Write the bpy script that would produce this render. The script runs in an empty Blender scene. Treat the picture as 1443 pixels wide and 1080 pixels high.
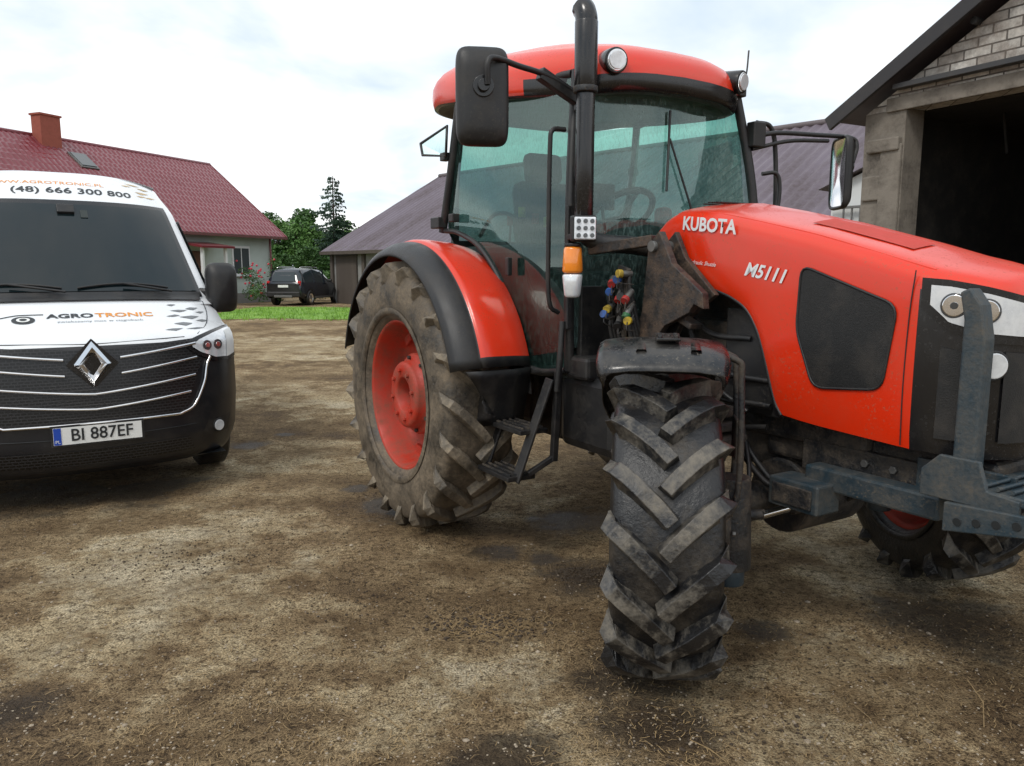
import bpy, bmesh, math, random
from mathutils import Vector, Matrix, noise, Euler
random.seed(7)
sc = bpy.context.scene
COL = sc.collection
R = math.radians
V = Vector

# ---------------------------------------------------------------- materials
def newmat(name):
    m = bpy.data.materials.new(name); m.use_nodes = True
    nt = m.node_tree
    b = nt.nodes['Principled BSDF']
    return m, nt, b
def N(nt, t, **kw):
    n = nt.nodes.new(t)
    for k, v in kw.items():
        setattr(n, k, v)
    return n
def noise_node(nt, scale, detail=4, rough=.55, coord='Object', stretch=None):
    tc = N(nt, 'ShaderNodeTexCoord') if coord != 'Pos' else N(nt, 'ShaderNodeNewGeometry')
    out = tc.outputs[coord] if coord != 'Pos' else tc.outputs['Position']
    if stretch:
        mp = N(nt, 'ShaderNodeMapping'); mp.inputs['Scale'].default_value = stretch
        nt.links.new(out, mp.inputs['Vector']); out = mp.outputs['Vector']
    n = N(nt, 'ShaderNodeTexNoise'); n.inputs['Scale'].default_value = scale
    n.inputs['Detail'].default_value = detail; n.inputs['Roughness'].default_value = rough
    nt.links.new(out, n.inputs['Vector'])
    return n
def ramp(nt, src, stops):
    r = N(nt, 'ShaderNodeValToRGB')
    e = r.color_ramp.elements
    e[0].position = stops[0][0]; e[0].color = (*stops[0][1], 1)
    e[1].position = stops[-1][0]; e[1].color = (*stops[-1][1], 1)
    for p, c in stops[1:-1]:
        x = e.new(p); x.color = (*c, 1)
    nt.links.new(src, r.inputs['Fac'])
    return r
def mixc(nt, fac, a, b, mode='MIX'):
    m = N(nt, 'ShaderNodeMix', data_type='RGBA', blend_type=mode)
    if isinstance(fac, (int, float)): m.inputs[0].default_value = fac
    else: nt.links.new(fac, m.inputs[0])
    for i, x in ((6, a), (7, b)):
        if isinstance(x, tuple): m.inputs[i].default_value = (*x, 1)
        else: nt.links.new(x, m.inputs[i])
    return m.outputs[2]
def math_n(nt, op, a, b=None, clamp=False):
    m = N(nt, 'ShaderNodeMath', operation=op, use_clamp=clamp)
    for i, x in ((0, a), (1, b)):
        if x is None: continue
        if isinstance(x, (int, float)): m.inputs[i].default_value = x
        else: nt.links.new(x, m.inputs[i])
    return m.outputs[0]
def bump(nt, b, h, strength=.3, dist=.02):
    bp = N(nt, 'ShaderNodeBump'); bp.inputs['Strength'].default_value = strength
    bp.inputs['Distance'].default_value = dist
    nt.links.new(h, bp.inputs['Height']); nt.links.new(bp.outputs[0], b.inputs['Normal'])

def paint(name, col, rough=.35, coat=.0, dirt=.25, dirtcol=(.13, .11, .085), metal=0., scale=5., bmp=0., bscale=60, lo=.45, hi=.75, stretch=None, splash=0.):
    m, nt, b = newmat(name)
    n = noise_node(nt, scale, 8, .65, stretch=stretch)
    n2 = noise_node(nt, scale * 9, 4, .6)
    f = math_n(nt, 'MULTIPLY', ramp(nt, n.outputs['Fac'], [(lo, (0, 0, 0)), (hi, (1, 1, 1))]).outputs[0],
               ramp(nt, n2.outputs['Fac'], [(.3, (.35,) * 3), (.7, (1,) * 3)]).outputs[0])
    f = math_n(nt, 'MULTIPLY', f, dirt)
    if splash:
        s1 = noise_node(nt, 85, 2, .5); s2 = noise_node(nt, 3, 4, .6)
        fl = math_n(nt, 'MULTIPLY', ramp(nt, s1.outputs['Fac'], [(.61, (0,) * 3), (.67, (1,) * 3)]).outputs[0], ramp(nt, s2.outputs['Fac'], [(.4, (0,) * 3), (.6, (1,) * 3)]).outputs[0])
        f = math_n(nt, 'MAXIMUM', f, math_n(nt, 'MULTIPLY', fl, splash))
    c = mixc(nt, f, col, dirtcol)
    nt.links.new(c, b.inputs['Base Color'])
    b.inputs['Metallic'].default_value = metal
    r = math_n(nt, 'ADD', rough, math_n(nt, 'MULTIPLY', f, .6), True)
    nt.links.new(r, b.inputs['Roughness'])
    b.inputs['Coat Weight'].default_value = coat
    b.inputs['Coat Roughness'].default_value = .08
    if bmp:
        n3 = noise_node(nt, bscale, 4, .6); bump(nt, b, n3.outputs['Fac'], bmp, .01)
    return m

def glassmat(name, tint, refl=.12, rough=.02, dirt=.12, dirtcol=(.45, .5, .48), fk=1.5):
    m, nt, b = newmat(name); nt.nodes.remove(b)
    out = nt.nodes['Material Output']
    tr = N(nt, 'ShaderNodeBsdfTransparent'); tr.inputs[0].default_value = (*tint, 1)
    gl = N(nt, 'ShaderNodeBsdfGlossy'); gl.inputs['Roughness'].default_value = rough; gl.inputs[0].default_value = (.80, .97, .94, 1)
    lw = N(nt, 'ShaderNodeFresnel'); lw.inputs[0].default_value = 1.45
    f = math_n(nt, 'ADD', math_n(nt, 'MULTIPLY', lw.outputs[0], fk), refl, True)
    mx = N(nt, 'ShaderNodeMixShader'); nt.links.new(f, mx.inputs[0]); nt.links.new(tr.outputs[0], mx.inputs[1]); nt.links.new(gl.outputs[0], mx.inputs[2])
    df = N(nt, 'ShaderNodeBsdfDiffuse'); df.inputs[0].default_value = (*dirtcol, 1)
    n = noise_node(nt, 3, 8, .7); n2 = noise_node(nt, 90, 3, .5, stretch=(1, 1, .35))
    d = math_n(nt, 'MULTIPLY', ramp(nt, n.outputs['Fac'], [(.35, (.2,) * 3), (.75, (1,) * 3)]).outputs[0],
               ramp(nt, n2.outputs['Fac'], [(.45, (.25,) * 3), (.68, (1,) * 3)]).outputs[0])
    d = math_n(nt, 'MULTIPLY', d, dirt * 2)
    m2 = N(nt, 'ShaderNodeMixShader'); nt.links.new(d, m2.inputs[0]); nt.links.new(mx.outputs[0], m2.inputs[1]); nt.links.new(df.outputs[0], m2.inputs[2])
    nt.links.new(m2.outputs[0], out.inputs[0])
    return m

ORANGE = paint('tractor_orange_paint', (.68, .028, .004), .28, .3, .22, (.28, .09, .04), scale=4, splash=.45)
RIMRED = paint('rim_paint', (.42, .030, .012), .50, .0, .85, (.14, .085, .055), scale=7, lo=.42, hi=.66)
BLACKP = paint('black_plastic', (.010, .010, .011), .42, 0, .5, (.07, .06, .048), scale=9, bmp=.15, bscale=300, splash=.5)
BLACKG = paint('black_gloss', (.008, .008, .009), .22, .15, .25, (.06, .055, .05), splash=.3)
FENDB = paint('fender_black', (.008, .008, .009), .26, .1, .65, (.10, .09, .075), scale=8, bmp=.15, bscale=30, lo=.46, hi=.7, splash=.9)
CAST = paint('cast_iron_dark', (.014, .015, .017), .48, 0, 1., (.11, .085, .06), scale=10, bmp=.5, bscale=80, splash=1., lo=.42, hi=.66)
STEELB = paint('blue_grey_steel', (.024, .042, .055), .40, .0, .9, (.11, .095, .075), metal=.1, scale=8, bmp=.25, splash=.9, lo=.42, hi=.68)
GALV = paint('worn_steel', (.16, .16, .155), .4, 0, .7, (.10, .07, .05), metal=.6, scale=14)
DARKST = paint('loader_bracket_steel', (.028, .025, .024), .4, 0, .95, (.15, .095, .06), metal=.2, scale=12, bmp=.4, lo=.42, hi=.66)
CHROME = paint('chrome', (.75, .75, .76), .12, 0, .15, metal=1.)
WHITEP = paint('van_white', (.80, .82, .84), .25, .5, .12, (.35, .33, .3), scale=3)
VANBLK = paint('van_bumper_black', (.010, .011, .014), .28, .1, .3, (.07, .06, .05), scale=5)
LAMPG = paint('lamp_glass', (.80, .83, .86), .10, .8, .35, (.22, .23, .25), metal=.25, scale=22, lo=.4, hi=.6)
LAMPD = paint('lamp_dark', (.05, .055, .06), .1, .8, .1)
AMBER = paint('amber_lens', (.85, .25, .02), .12, .8, .25, (.5, .12, .01), scale=30)
REDL = paint('red_lens', (.5, .01, .01), .15, .6, .1)
SEATM = paint('seat_fabric', (.012, .012, .014), .8, 0, .3, bmp=.4)
GREYIN = paint('cab_interior_grey', (.022, .030, .028), .6, 0, .3)
LETW = paint('lettering_silver', (.72, .73, .74), .3, 0, .1)
LETK = paint('lettering_dark', (.015, .018, .02), .4, 0, 0)
LETO = paint('lettering_orange', (.75, .28, .02), .4, 0, 0)
DECG = paint('decal_grey', (.16, .17, .18), .4, 0, 0)
DECT = paint('decal_tan', (.62, .45, .22), .4, 0, 0)
PLATEW = paint('plate_white', (.75, .76, .74), .35, 0, .15)
PLATEB = paint('plate_blue', (.01, .06, .4), .35, 0, .05)
CAPR = paint('cap_red', (.42, .018, .015), .45, 0, .9, (.05, .03, .025), scale=30, lo=.4, hi=.6); CAPB = paint('cap_blue', (.02, .09, .32), .45, 0, .9, (.04, .035, .03), scale=30, lo=.4, hi=.6)
CAPY = paint('cap_yellow', (.50, .34, .02), .45, 0, .9, (.06, .05, .03), scale=30, lo=.4, hi=.6); CAPG = paint('cap_green', (.02, .16, .05), .45, 0, .9, (.04, .04, .03), scale=30, lo=.4, hi=.6)
CABGL = glassmat('cab_glass', (.36, .60, .54), .05, .02, .18, (.10, .20, .175), 1.2)
WSGL = glassmat('windscreen_glass_cab', (.48, .72, .67), .05, .02, .26, (.26, .39, .37), 1.2)
VANGL = paint('van_windscreen', (.006, .012, .014), .05, .0, .05)
CARBL = paint('suv_paint', (.008, .012, .02), .18, .5, .1)
CARGL = paint('car_glass', (.02, .03, .035), .05, .3, .05)

def rubber(name, base, dust, dirt, lo, hi, scale=6, rough=.42):
    m, nt, b = newmat(name)
    n = noise_node(nt, scale, 8, .7); n2 = noise_node(nt, 45, 5, .65)
    f = math_n(nt, 'MULTIPLY', ramp(nt, n.outputs['Fac'], [(lo, (0,) * 3), (hi, (1,) * 3)]).outputs[0],
               ramp(nt, n2.outputs['Fac'], [(.3, (.4,) * 3), (.65, (1,) * 3)]).outputs[0])
    f = math_n(nt, 'MULTIPLY', f, dirt)
    nt.links.new(mixc(nt, f, base, dust), b.inputs['Base Color'])
    nt.links.new(math_n(nt, 'ADD', rough, math_n(nt, 'MULTIPLY', f, .5), True), b.inputs['Roughness'])
    bump(nt, b, n2.outputs['Fac'], .4, .012)
    return m
RUB = rubber('tyre_rubber', (.008, .008, .009), (.085, .068, .048), .85, .47, .70, rough=.34)
RUBD = rubber('tyre_lug_wet', (.012, .012, .013), (.17, .150, .12), 1., .45, .62, 8, rough=.32)
RUBR = rubber('tyre_rubber_dusty', (.028, .024, .019), (.20, .155, .105), .95, .34, .58, 5)
RUBRL = rubber('tyre_lug_dusty', (.04, .035, .03), (.27, .22, .155), 1., .34, .6, 5)

# ---------------------------------------------------------------- mesh helpers
def empty(name, loc, rotz=0):
    e = bpy.data.objects.new(name, None); COL.objects.link(e)
    e.location = loc; e.rotation_euler = (0, 0, rotz); e.empty_display_size = .3
    return e
def mobj(name, verts, faces, mats, parent=None, smooth=False, fm=None, bevel=0, autos=None):
    me = bpy.data.meshes.new(name)
    me.from_pydata([tuple(v) for v in verts], [], faces)
    if not isinstance(mats, (list, tuple)): mats = [mats]
    for m in mats: me.materials.append(m)
    if fm:
        for p, i in zip(me.polygons, fm): p.material_index = i
    if smooth:
        me.polygons.foreach_set('use_smooth', [True] * len(me.polygons))
    me.update()
    o = bpy.data.objects.new(name, me); COL.objects.link(o)
    if parent: o.parent = parent
    if bevel:
        md = o.modifiers.new('b', 'BEVEL'); md.width = bevel; md.segments = 2; md.limit_method = 'ANGLE'; md.angle_limit = R(40)
    return o
def fixn(o):
    bm = bmesh.new(); bm.from_mesh(o.data); bmesh.ops.recalc_face_normals(bm, faces=bm.faces); bm.to_mesh(o.data); bm.free()
    return o
BF = [(0, 3, 2, 1), (4, 5, 6, 7), (0, 1, 5, 4), (1, 2, 6, 5), (2, 3, 7, 6), (3, 0, 4, 7)]
def box(name, c, s, mat, parent=None, rot=(0, 0, 0), bevel=.006, taper=1.):
    rm = Euler(rot).to_matrix(); vs = []
    for z in (-.5, .5):
        k = 1 if z < 0 else taper
        for x, y in ((-.5, -.5), (.5, -.5), (.5, .5), (-.5, .5)):
            vs.append(V(c) + rm @ V((x * s[0] * k, y * s[1] * k, z * s[2])))
    return mobj(name, vs, BF, mat, parent, bevel=bevel)
def bar(name, p1, p2, w, h, mat, parent=None, bevel=.005, up=(0, 0, 1)):
    p1, p2 = V(p1), V(p2); d = (p2 - p1).normalized(); u = V(up)
    if abs(d.dot(u)) > .98: u = V((1, 0, 0))
    s = d.cross(u).normalized(); u = s.cross(d)
    vs = []
    for p in (p1, p2):
        for a, b in ((-.5, -.5), (.5, -.5), (.5, .5), (-.5, .5)):
            vs.append(p + s * a * w + u * b * h)
    return mobj(name, vs, BF, mat, parent, bevel=bevel)
def cyl(name, p1, p2, r1, mat, parent=None, r2=None, seg=28, bevel=.0):
    if r2 is None: r2 = r1
    p1, p2 = V(p1), V(p2); d = (p2 - p1).normalized()
    u = V((0, 0, 1)) if abs(d.z) < .9 else V((1, 0, 0))
    s = d.cross(u).normalized(); u = s.cross(d)
    vs = []
    for p, r in ((p1, r1), (p2, r2)):
        for i in range(seg):
            a = 2 * math.pi * i / seg
            vs.append(p + s * math.cos(a) * r + u * math.sin(a) * r)
    fs = [(i, (i + 1) % seg, seg + (i + 1) % seg, seg + i) for i in range(seg)]
    fs += [tuple(range(seg))[::-1], tuple(range(seg, 2 * seg))]
    o = mobj(name, vs, fs, mat, parent, bevel=bevel or min(r1, r2) * .08)
    for p in o.data.polygons: p.use_smooth = len(p.vertices) == 4
    fixn(o)
    return o
def crom(pts, n):
    pts = [V(p) for p in pts]; P = [pts[0] * 2 - pts[1]] + pts + [pts[-1] * 2 - pts[-2]]
    out = []
    L = len(pts) - 1
    for i in range(n + 1):
        t = i / n * L; k = min(int(t), L - 1); u = t - k
        a, b, c, d = P[k:k + 4]
        out.append(.5 * ((2 * b) + (c - a) * u + (2 * a - 5 * b + 4 * c - d) * u * u + (3 * b - a - 3 * c + d) * u ** 3))
    return out
def tube(name, pts, r, mat, parent=None, n=None, res=4, smooth=True):
    pts = [V(p) for p in pts]
    if smooth and len(pts) > 2: pts = crom(pts, n or (len(pts) - 1) * 8)
    cu = bpy.data.curves.new(name, 'CURVE'); cu.dimensions = '3D'; cu.bevel_depth = r; cu.bevel_resolution = res; cu.use_fill_caps = True
    sp = cu.splines.new('POLY'); sp.points.add(len(pts) - 1)
    for i, p in enumerate(pts): sp.points[i].co = (*p, 1)
    sp.use_smooth = True
    cu.materials.append(mat)
    o = bpy.data.objects.new(name, cu); COL.objects.link(o)
    if parent: o.parent = parent
    return o
def grid(name, rows, mats, parent=None, closed=False, matfn=None, smooth=True, solid=0, capends=False):
    n = len(rows[0]); vs = [p for r in rows for p in r]; fs = []; fm = []
    for i in range(len(rows) - 1):
        for j in range(n if closed else n - 1):
            k = (j + 1) % n
            f = (i * n + j, i * n + k, (i + 1) * n + k, (i + 1) * n + j)
            fs.append(f)
            if matfn:
                c = sum((V(vs[q]) for q in f), V()) / 4; fm.append(matfn(c, i, j))
            else: fm.append(0)
    if capends:
        fs.append(tuple(range(n))[::-1]); fm.append(fm[0]); fs.append(tuple((len(rows) - 1) * n + q for q in range(n))); fm.append(fm[-1])
    o = mobj(name, vs, fs, mats, parent, smooth, fm)
    if solid:
        md = o.modifiers.new('s', 'SOLIDIFY'); md.thickness = solid; md.offset = 0
    return o
def lerpt(tab, x):
    if x <= tab[0][0]: return tab[0][1]
    for (a, b), (c, d) in zip(tab, tab[1:]):
        if x <= c: return b + (d - b) * (x - a) / (c - a)
    return tab[-1][1]
def revolve(name, prof, mat, parent, seg=64, c=(0, 0, 0), smooth=True, mats=None, matfn=None):
    rows = []
    for y, r in prof:
        rows.append([V((c[0] + r * math.cos(2 * math.pi * i / seg), c[1] + y, c[2] + r * math.sin(2 * math.pi * i / seg))) for i in range(seg)])
    return grid(name, rows, mats or mat, parent, True, matfn, smooth)
def text_mesh(name, s, size, mapfn, mat, parent, align='CENTER', bold=0.0, shear=0):
    cu = bpy.data.curves.new('t', 'FONT'); cu.body = s; cu.size = size; cu.align_x = align; cu.align_y = 'CENTER'; cu.offset = bold; cu.shear = shear
    cu.resolution_u = 3
    o = bpy.data.objects.new('t', cu); COL.objects.link(o)
    bpy.context.view_layer.update()
    me = bpy.data.meshes.new_from_object(o.evaluated_get(bpy.context.evaluated_depsgraph_get()))
    bpy.data.objects.remove(o)
    bm = bmesh.new(); bm.from_mesh(me)
    for v in bm.verts: v.co = mapfn(v.co.x, v.co.y)
    bm.to_mesh(me); bm.free(); me.materials.clear(); me.materials.append(mat)
    me.name = name
    o = bpy.data.objects.new(name, me); COL.objects.link(o); o.parent = parent
    return o
def patch(name, lower, upper, S, mat, parent, n=16, m=6, off=0, solid=.0):
    def samp(pl, t):
        x = t * (len(pl) - 1); k = min(int(x), len(pl) - 2); u = x - k
        return (pl[k][0] + (pl[k + 1][0] - pl[k][0]) * u, pl[k][1] + (pl[k + 1][1] - pl[k][1]) * u)
    rows = []
    for j in range(m + 1):
        row = []
        for i in range(n + 1):
            a = samp(lower, i / n); b = samp(upper, i / n); v = j / m
            row.append(S(a[0] + (b[0] - a[0]) * v, a[1] + (b[1] - a[1]) * v))
        rows.append(row)
    return grid(name, rows, mat, parent, solid=solid)

# ---------------------------------------------------------------- world + sun
w = bpy.data.worlds.new('World'); sc.world = w; w.use_nodes = True
nt = w.node_tree; nt.nodes.clear()
out = N(nt, 'ShaderNodeOutputWorld')
sky = N(nt, 'ShaderNodeTexSky', sky_type='NISHITA'); sky.sun_disc = False
SUNEL, SUNAZ = 50, 215
sky.sun_elevation = R(SUNEL); sky.sun_rotation = R(SUNAZ)
b1 = N(nt, 'ShaderNodeBackground'); b1.inputs[1].default_value = .13
nt.links.new(sky.outputs[0], b1.inputs[0])
tc = N(nt, 'ShaderNodeTexCoord')
sep = N(nt, 'ShaderNodeSeparateXYZ'); nt.links.new(tc.outputs['Generated'], sep.inputs[0])
zz = math_n(nt, 'ADD', math_n(nt, 'MAXIMUM', sep.outputs[2], 0.0), .22)
cmb = N(nt, 'ShaderNodeCombineXYZ')
nt.links.new(math_n(nt, 'DIVIDE', sep.outputs[0], zz), cmb.inputs[0])
nt.links.new(math_n(nt, 'DIVIDE', sep.outputs[1], zz), cmb.inputs[1])
cn = N(nt, 'ShaderNodeTexNoise'); cn.inputs['Scale'].default_value = 1.1; cn.inputs['Detail'].default_value = 7; cn.inputs['Roughness'].default_value = .5
cn.inputs['Distortion'].default_value = .4
nt.links.new(cmb.outputs[0], cn.inputs['Vector'])
cc = ramp(nt, cn.outputs['Fac'], [(.30, (.54, .69, .82)), (.41, (.78, .88, .97)), (.50, (1.02, 1.06, 1.09)), (.60, (1.34, 1.34, 1.33))])
b2 = N(nt, 'ShaderNodeBackground'); b2.inputs[1].default_value = 1.12
nt.links.new(cc.outputs[0], b2.inputs[0])
mx = N(nt, 'ShaderNodeMixShader'); mx.inputs[0].default_value = .9
nt.links.new(b1.outputs[0], mx.inputs[1]); nt.links.new(b2.outputs[0], mx.inputs[2]); nt.links.new(mx.outputs[0], out.inputs[0])
sl = bpy.data.lights.new('sun', 'SUN'); sl.energy = 1.5; sl.angle = R(14); sl.color = (1, .96, .89)
so = bpy.data.objects.new('sun', sl); COL.objects.link(so)
sd = V((math.sin(R(SUNAZ)) * math.cos(R(SUNEL)), math.cos(R(SUNAZ)) * math.cos(R(SUNEL)), math.sin(R(SUNEL))))
so.rotation_euler = sd.to_track_quat('Z', 'Y').to_euler(); so.location = sd * 20

# ---------------------------------------------------------------- camera
H = 1.6; PITCH = 8.3
cam = bpy.data.cameras.new('camera'); co = bpy.data.objects.new('camera', cam); COL.objects.link(co)
cam.sensor_width = 36; cam.lens = 36 * 1090 / 1443; cam.clip_end = 2000; cam.clip_start = .05
co.location = (0, 0, H); co.rotation_euler = (R(90 - PITCH), 0, 0); sc.camera = co
sc.view_settings.view_transform = 'Standard'; sc.view_settings.look = 'None'; sc.view_settings.exposure = 0
cp, sp_ = math.cos(R(PITCH)), math.sin(R(PITCH))
def gpt(u, v, z=0):
    xc = (u - 721.5) / 1090; zc = (540 - v) / 1090
    r = V((xc, cp + zc * sp_, -sp_ + zc * cp)); t = (z - H) / r.z
    return (r.x * t, r.y * t)

# ---------------------------------------------------------------- ground
def gh(x, y):
    d = math.hypot(x, y)
    a = .022 * noise.noise(V((x * .9, y * .9, 0))) + .012 * noise.noise(V((x * 3.1, y * 3.1, 5))) + .008 * noise.noise(V((x * 9, y * 9, 9)))
    return a * max(0, 1 - d / 30)
def axis(lo, hi, step, far):
    a = []; x = lo
    while x <= hi: a.append(x); x += step
    s = step
    pos = [a[-1]]
    while pos[-1] < far: s *= 1.28; pos.append(pos[-1] + s)
    s = step; neg = [a[0]]
    while neg[-1] > -far: s *= 1.28; neg.append(neg[-1] - s)
    return neg[1:][::-1] + a + pos[1:]
xs = axis(-4.5, 4.5, .04, 900); ys = axis(1.2, 7.5, .04, 900)
rows = [[V((x, y, gh(x, y))) for x in xs] for y in ys]
GM, nt, b = newmat('packed_dirt')
g = noise_node(nt, .62, 9, .60, 'Pos'); g2 = noise_node(nt, 3.2, 8, .7, 'Pos'); g3 = noise_node(nt, 30, 6, .75, 'Pos'); g4 = noise_node(nt, 120, 3, .6, 'Pos')
geo = N(nt, 'ShaderNodeNewGeometry')
base = math_n(nt, 'ADD', math_n(nt, 'MULTIPLY', g.outputs['Fac'], .60), math_n(nt, 'MULTIPLY', g2.outputs['Fac'], .40))
def spots(lst, k=2.6):
    s = None
    for (u, v, rr) in lst:
        px, py = gpt(u, v)
        vm = N(nt, 'ShaderNodeVectorMath', operation='DISTANCE'); nt.links.new(geo.outputs['Position'], vm.inputs[0]); vm.inputs[1].default_value = (px, py, 0)
        q = math_n(nt, 'SUBTRACT', 1.0, math_n(nt, 'DIVIDE', vm.outputs['Value'], rr))
        q = math_n(nt, 'ADD', q, math_n(nt, 'MULTIPLY', math_n(nt, 'SUBTRACT', g2.outputs['Fac'], .5), k))
        q = math_n(nt, 'MULTIPLY', q, 2.0, True)
        s = q if s is None else math_n(nt, 'MAXIMUM', s, q)
    return s
dry = spots([(230, 860, .80), (360, 905, .5), (170, 800, .6), (430, 640, .7), (400, 490, 3.5), (560, 1000, .35), (700, 960, .35), (730, 700, .5), (1200, 960, .55), (1060, 1010, .4), (350, 740, .55), (470, 560, 1.3), (1250, 800, .7), (1130, 740, .7), (60, 900, .35)], 3.2)
base = math_n(nt, 'ADD', base, math_n(nt, 'MULTIPLY', dry, .080))
c = ramp(nt, base, [(.37, (.115, .074, .038)), (.45, (.215, .147, .078)), (.52, (.335, .242, .135)), (.59, (.47, .37, .225)), (.67, (.60, .51, .355))]).outputs[0]
sp1 = ramp(nt, g3.outputs['Fac'], [(.40, (.26, .23, .20)), (.48, (.95,) * 3), (.70, (1.5,) * 3)]).outputs[0]
c = mixc(nt, .80, c, sp1, 'MULTIPLY')
sp2 = ramp(nt, g4.outputs['Fac'], [(.38, (.44, .40, .36)), (.5, (1,) * 3), (.66, (1.6,) * 3)]).outputs[0]
c = mixc(nt, .80, c, sp2, 'MULTIPLY')
gl_ = noise_node(nt, 1.7, 7, .75, 'Pos'); gl2 = noise_node(nt, 60, 4, .8, 'Pos')
lit = math_n(nt, 'MULTIPLY', ramp(nt, gl_.outputs['Fac'], [(.46, (0,) * 3), (.60, (1,) * 3)]).outputs[0], ramp(nt, gl2.outputs['Fac'], [(.46, (0,) * 3), (.56, (1,) * 3)]).outputs[0])
c = mixc(nt, math_n(nt, 'MULTIPLY', lit, .65), c, (.115, .066, .028))
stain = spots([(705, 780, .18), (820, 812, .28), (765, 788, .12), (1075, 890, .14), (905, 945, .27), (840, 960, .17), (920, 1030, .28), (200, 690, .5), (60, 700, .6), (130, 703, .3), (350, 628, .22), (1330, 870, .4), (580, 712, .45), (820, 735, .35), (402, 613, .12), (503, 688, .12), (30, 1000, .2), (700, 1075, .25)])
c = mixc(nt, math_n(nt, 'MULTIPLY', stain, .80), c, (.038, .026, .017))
sx = N(nt, 'ShaderNodeSeparateXYZ'); nt.links.new(geo.outputs['Position'], sx.inputs[0])
far = math_n(nt, 'MULTIPLY', math_n(nt, 'SUBTRACT', sx.outputs[1], 47), .2, True)
c = mixc(nt, far, c, (.06, .11, .025))
nt.links.new(c, b.inputs['Base Color'])
wet = math_n(nt, 'MULTIPLY', ramp(nt, base, [(.34, (1,) * 3), (.46, (0,) * 3)]).outputs[0], .3)
rr_ = math_n(nt, 'SUBTRACT', math_n(nt, 'SUBTRACT', .95, wet), math_n(nt, 'MULTIPLY', stain, .48))
nt.links.new(rr_, b.inputs['Roughness']); b.inputs['Specular IOR Level'].default_value = .22
hh = math_n(nt, 'ADD', math_n(nt, 'MULTIPLY', g3.outputs['Fac'], .8), math_n(nt, 'MULTIPLY', g4.outputs['Fac'], .45))
hh = math_n(nt, 'ADD', hh, math_n(nt, 'MULTIPLY', g2.outputs['Fac'], 1.2))
bump(nt, b, hh, 1.0, .035)
grid('ground', rows, GM)

LAWN, nt, b = newmat('lawn_grass')
n = noise_node(nt, 1.2, 8, .7, 'Pos'); nt.links.new(ramp(nt, n.outputs['Fac'], [(.35, (.09, .19, .02)), (.55, (.17, .33, .03)), (.7, (.27, .36, .07))]).outputs[0], b.inputs['Base Color'])
b.inputs['Roughness'].default_value = .8
vs = []
for i in range(41):
    x = -11.2 + i * .9
    vs.append(V((x, 25.8 + (4.5 if i == 0 else 0) + 1.4 * noise.noise(V((x * .7, 3, 1))) - max(0, (x + 8)) * .1, .006)))
    vs.append(V((x, 34.2 - max(0, x + 9) * .35, .006)))
mobj('lawn', vs, [(2 * i, 2 * i + 2, 2 * i + 3, 2 * i + 1) for i in range(40)], LAWN)
vs, fs = [], []
def tuft(x, y, h, n, spread):
    for k in range(n):
        a = random.random() * 6.28; px = x + random.gauss(0, spread); py = y + random.gauss(0, spread)
        dx, dy = math.cos(a) * .012, math.sin(a) * .012; l = h * random.uniform(.5, 1.1)
        i = len(vs); vs.extend([V((px - dx, py - dy, 0)), V((px + dx, py + dy, 0)), V((px + random.gauss(0, l * .4), py + random.gauss(0, l * .4), l))]); fs.append((i, i + 1, i + 2))
for k in range(1300):
    x = random.uniform(-11, 5); tuft(x, random.uniform(24.8, 33), .13, 5, .15)
mobj('grass_tufts', vs, fs, LAWN)

STRAW = paint('straw', (.32, .22, .105), .8, 0, .8, (.06, .038, .02), scale=3, lo=.4, hi=.6)
vs, fs = [], []
def straw(x, y, l, wd):
    a = random.random() * 6.28; dx, dy = math.cos(a), math.sin(a); z = gh(x, y) + .004
    bz = random.uniform(0, .008)
    i = len(vs)
    for s, t in ((-.5, -1), (-.5, 1), (0, 1), (.5, 1), (.5, -1), (0, -1)):
        ang = .25 * (s * 2) ** 2
        vs.append(V((x + dx * l * s - dy * (wd * t + ang * l * .3), y + dy * l * s + dx * (wd * t + ang * l * .3), z + bz * (1 if s == 0 else .3))))
    fs.append((i, i + 1, i + 2, i + 5)); fs.append((i + 5, i + 2, i + 3, i + 4))
for k in range(8000):
    v = 600 + 480 * random.random() ** .8; u = random.uniform(-20, 1460); px, py = gpt(u, v)
    if noise.noise(V((px * .9, py * .9, 3))) < -.05 and random.random() < .75: continue
    straw(px, py, random.uniform(.010, .045), random.uniform(.0006, .0015))
for k in range(420):
    px, py = gpt(700, 888); straw(px + random.gauss(0, .16), py + random.gauss(0, .1), random.uniform(.02, .09), .0014)
for (u, v, l) in [(395, 820, .3), (1385, 995, .35), (1130, 985, .16), (1225, 1018, .2), (540, 1010, .2), (1000, 1060, .15), (160, 745, .25), (1260, 1012, .12)]:
    px, py = gpt(u, v); straw(px, py, l, .0022)
mobj('straw_litter', vs, fs, STRAW)
STONE = paint('small_stones', (.36, .30, .225), .85, 0, .9, (.10, .068, .042), scale=8, lo=.4, hi=.6)
vs, fs = [], []
ico = bmesh.new(); bmesh.ops.create_icosphere(ico, subdivisions=1, radius=1); iv = [v.co.copy() for v in ico.verts]; ifc = [tuple(v.index for v in f.verts) for f in ico.faces]
for k in range(3600):
    v = 560 + 520 * random.random() ** .7; u = random.uniform(-20, 1460); px, py = gpt(u, v)
    r = random.uniform(.0015, .006) * (1 if random.random() < .96 else 2.3); i = len(vs); z = gh(px, py)
    sx_, sy_ = random.uniform(.7, 1.3), random.uniform(.7, 1.3)
    for q in iv: vs.append(V((px + q.x * r * sx_ * random.uniform(.85, 1.1), py + q.y * r * sy_, z + q.z * r * .6)))
    fs.extend([tuple(i + t for t in f) for f in ifc])
mobj('small_stones', vs, fs, STONE)
vs, fs = [], []
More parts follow.
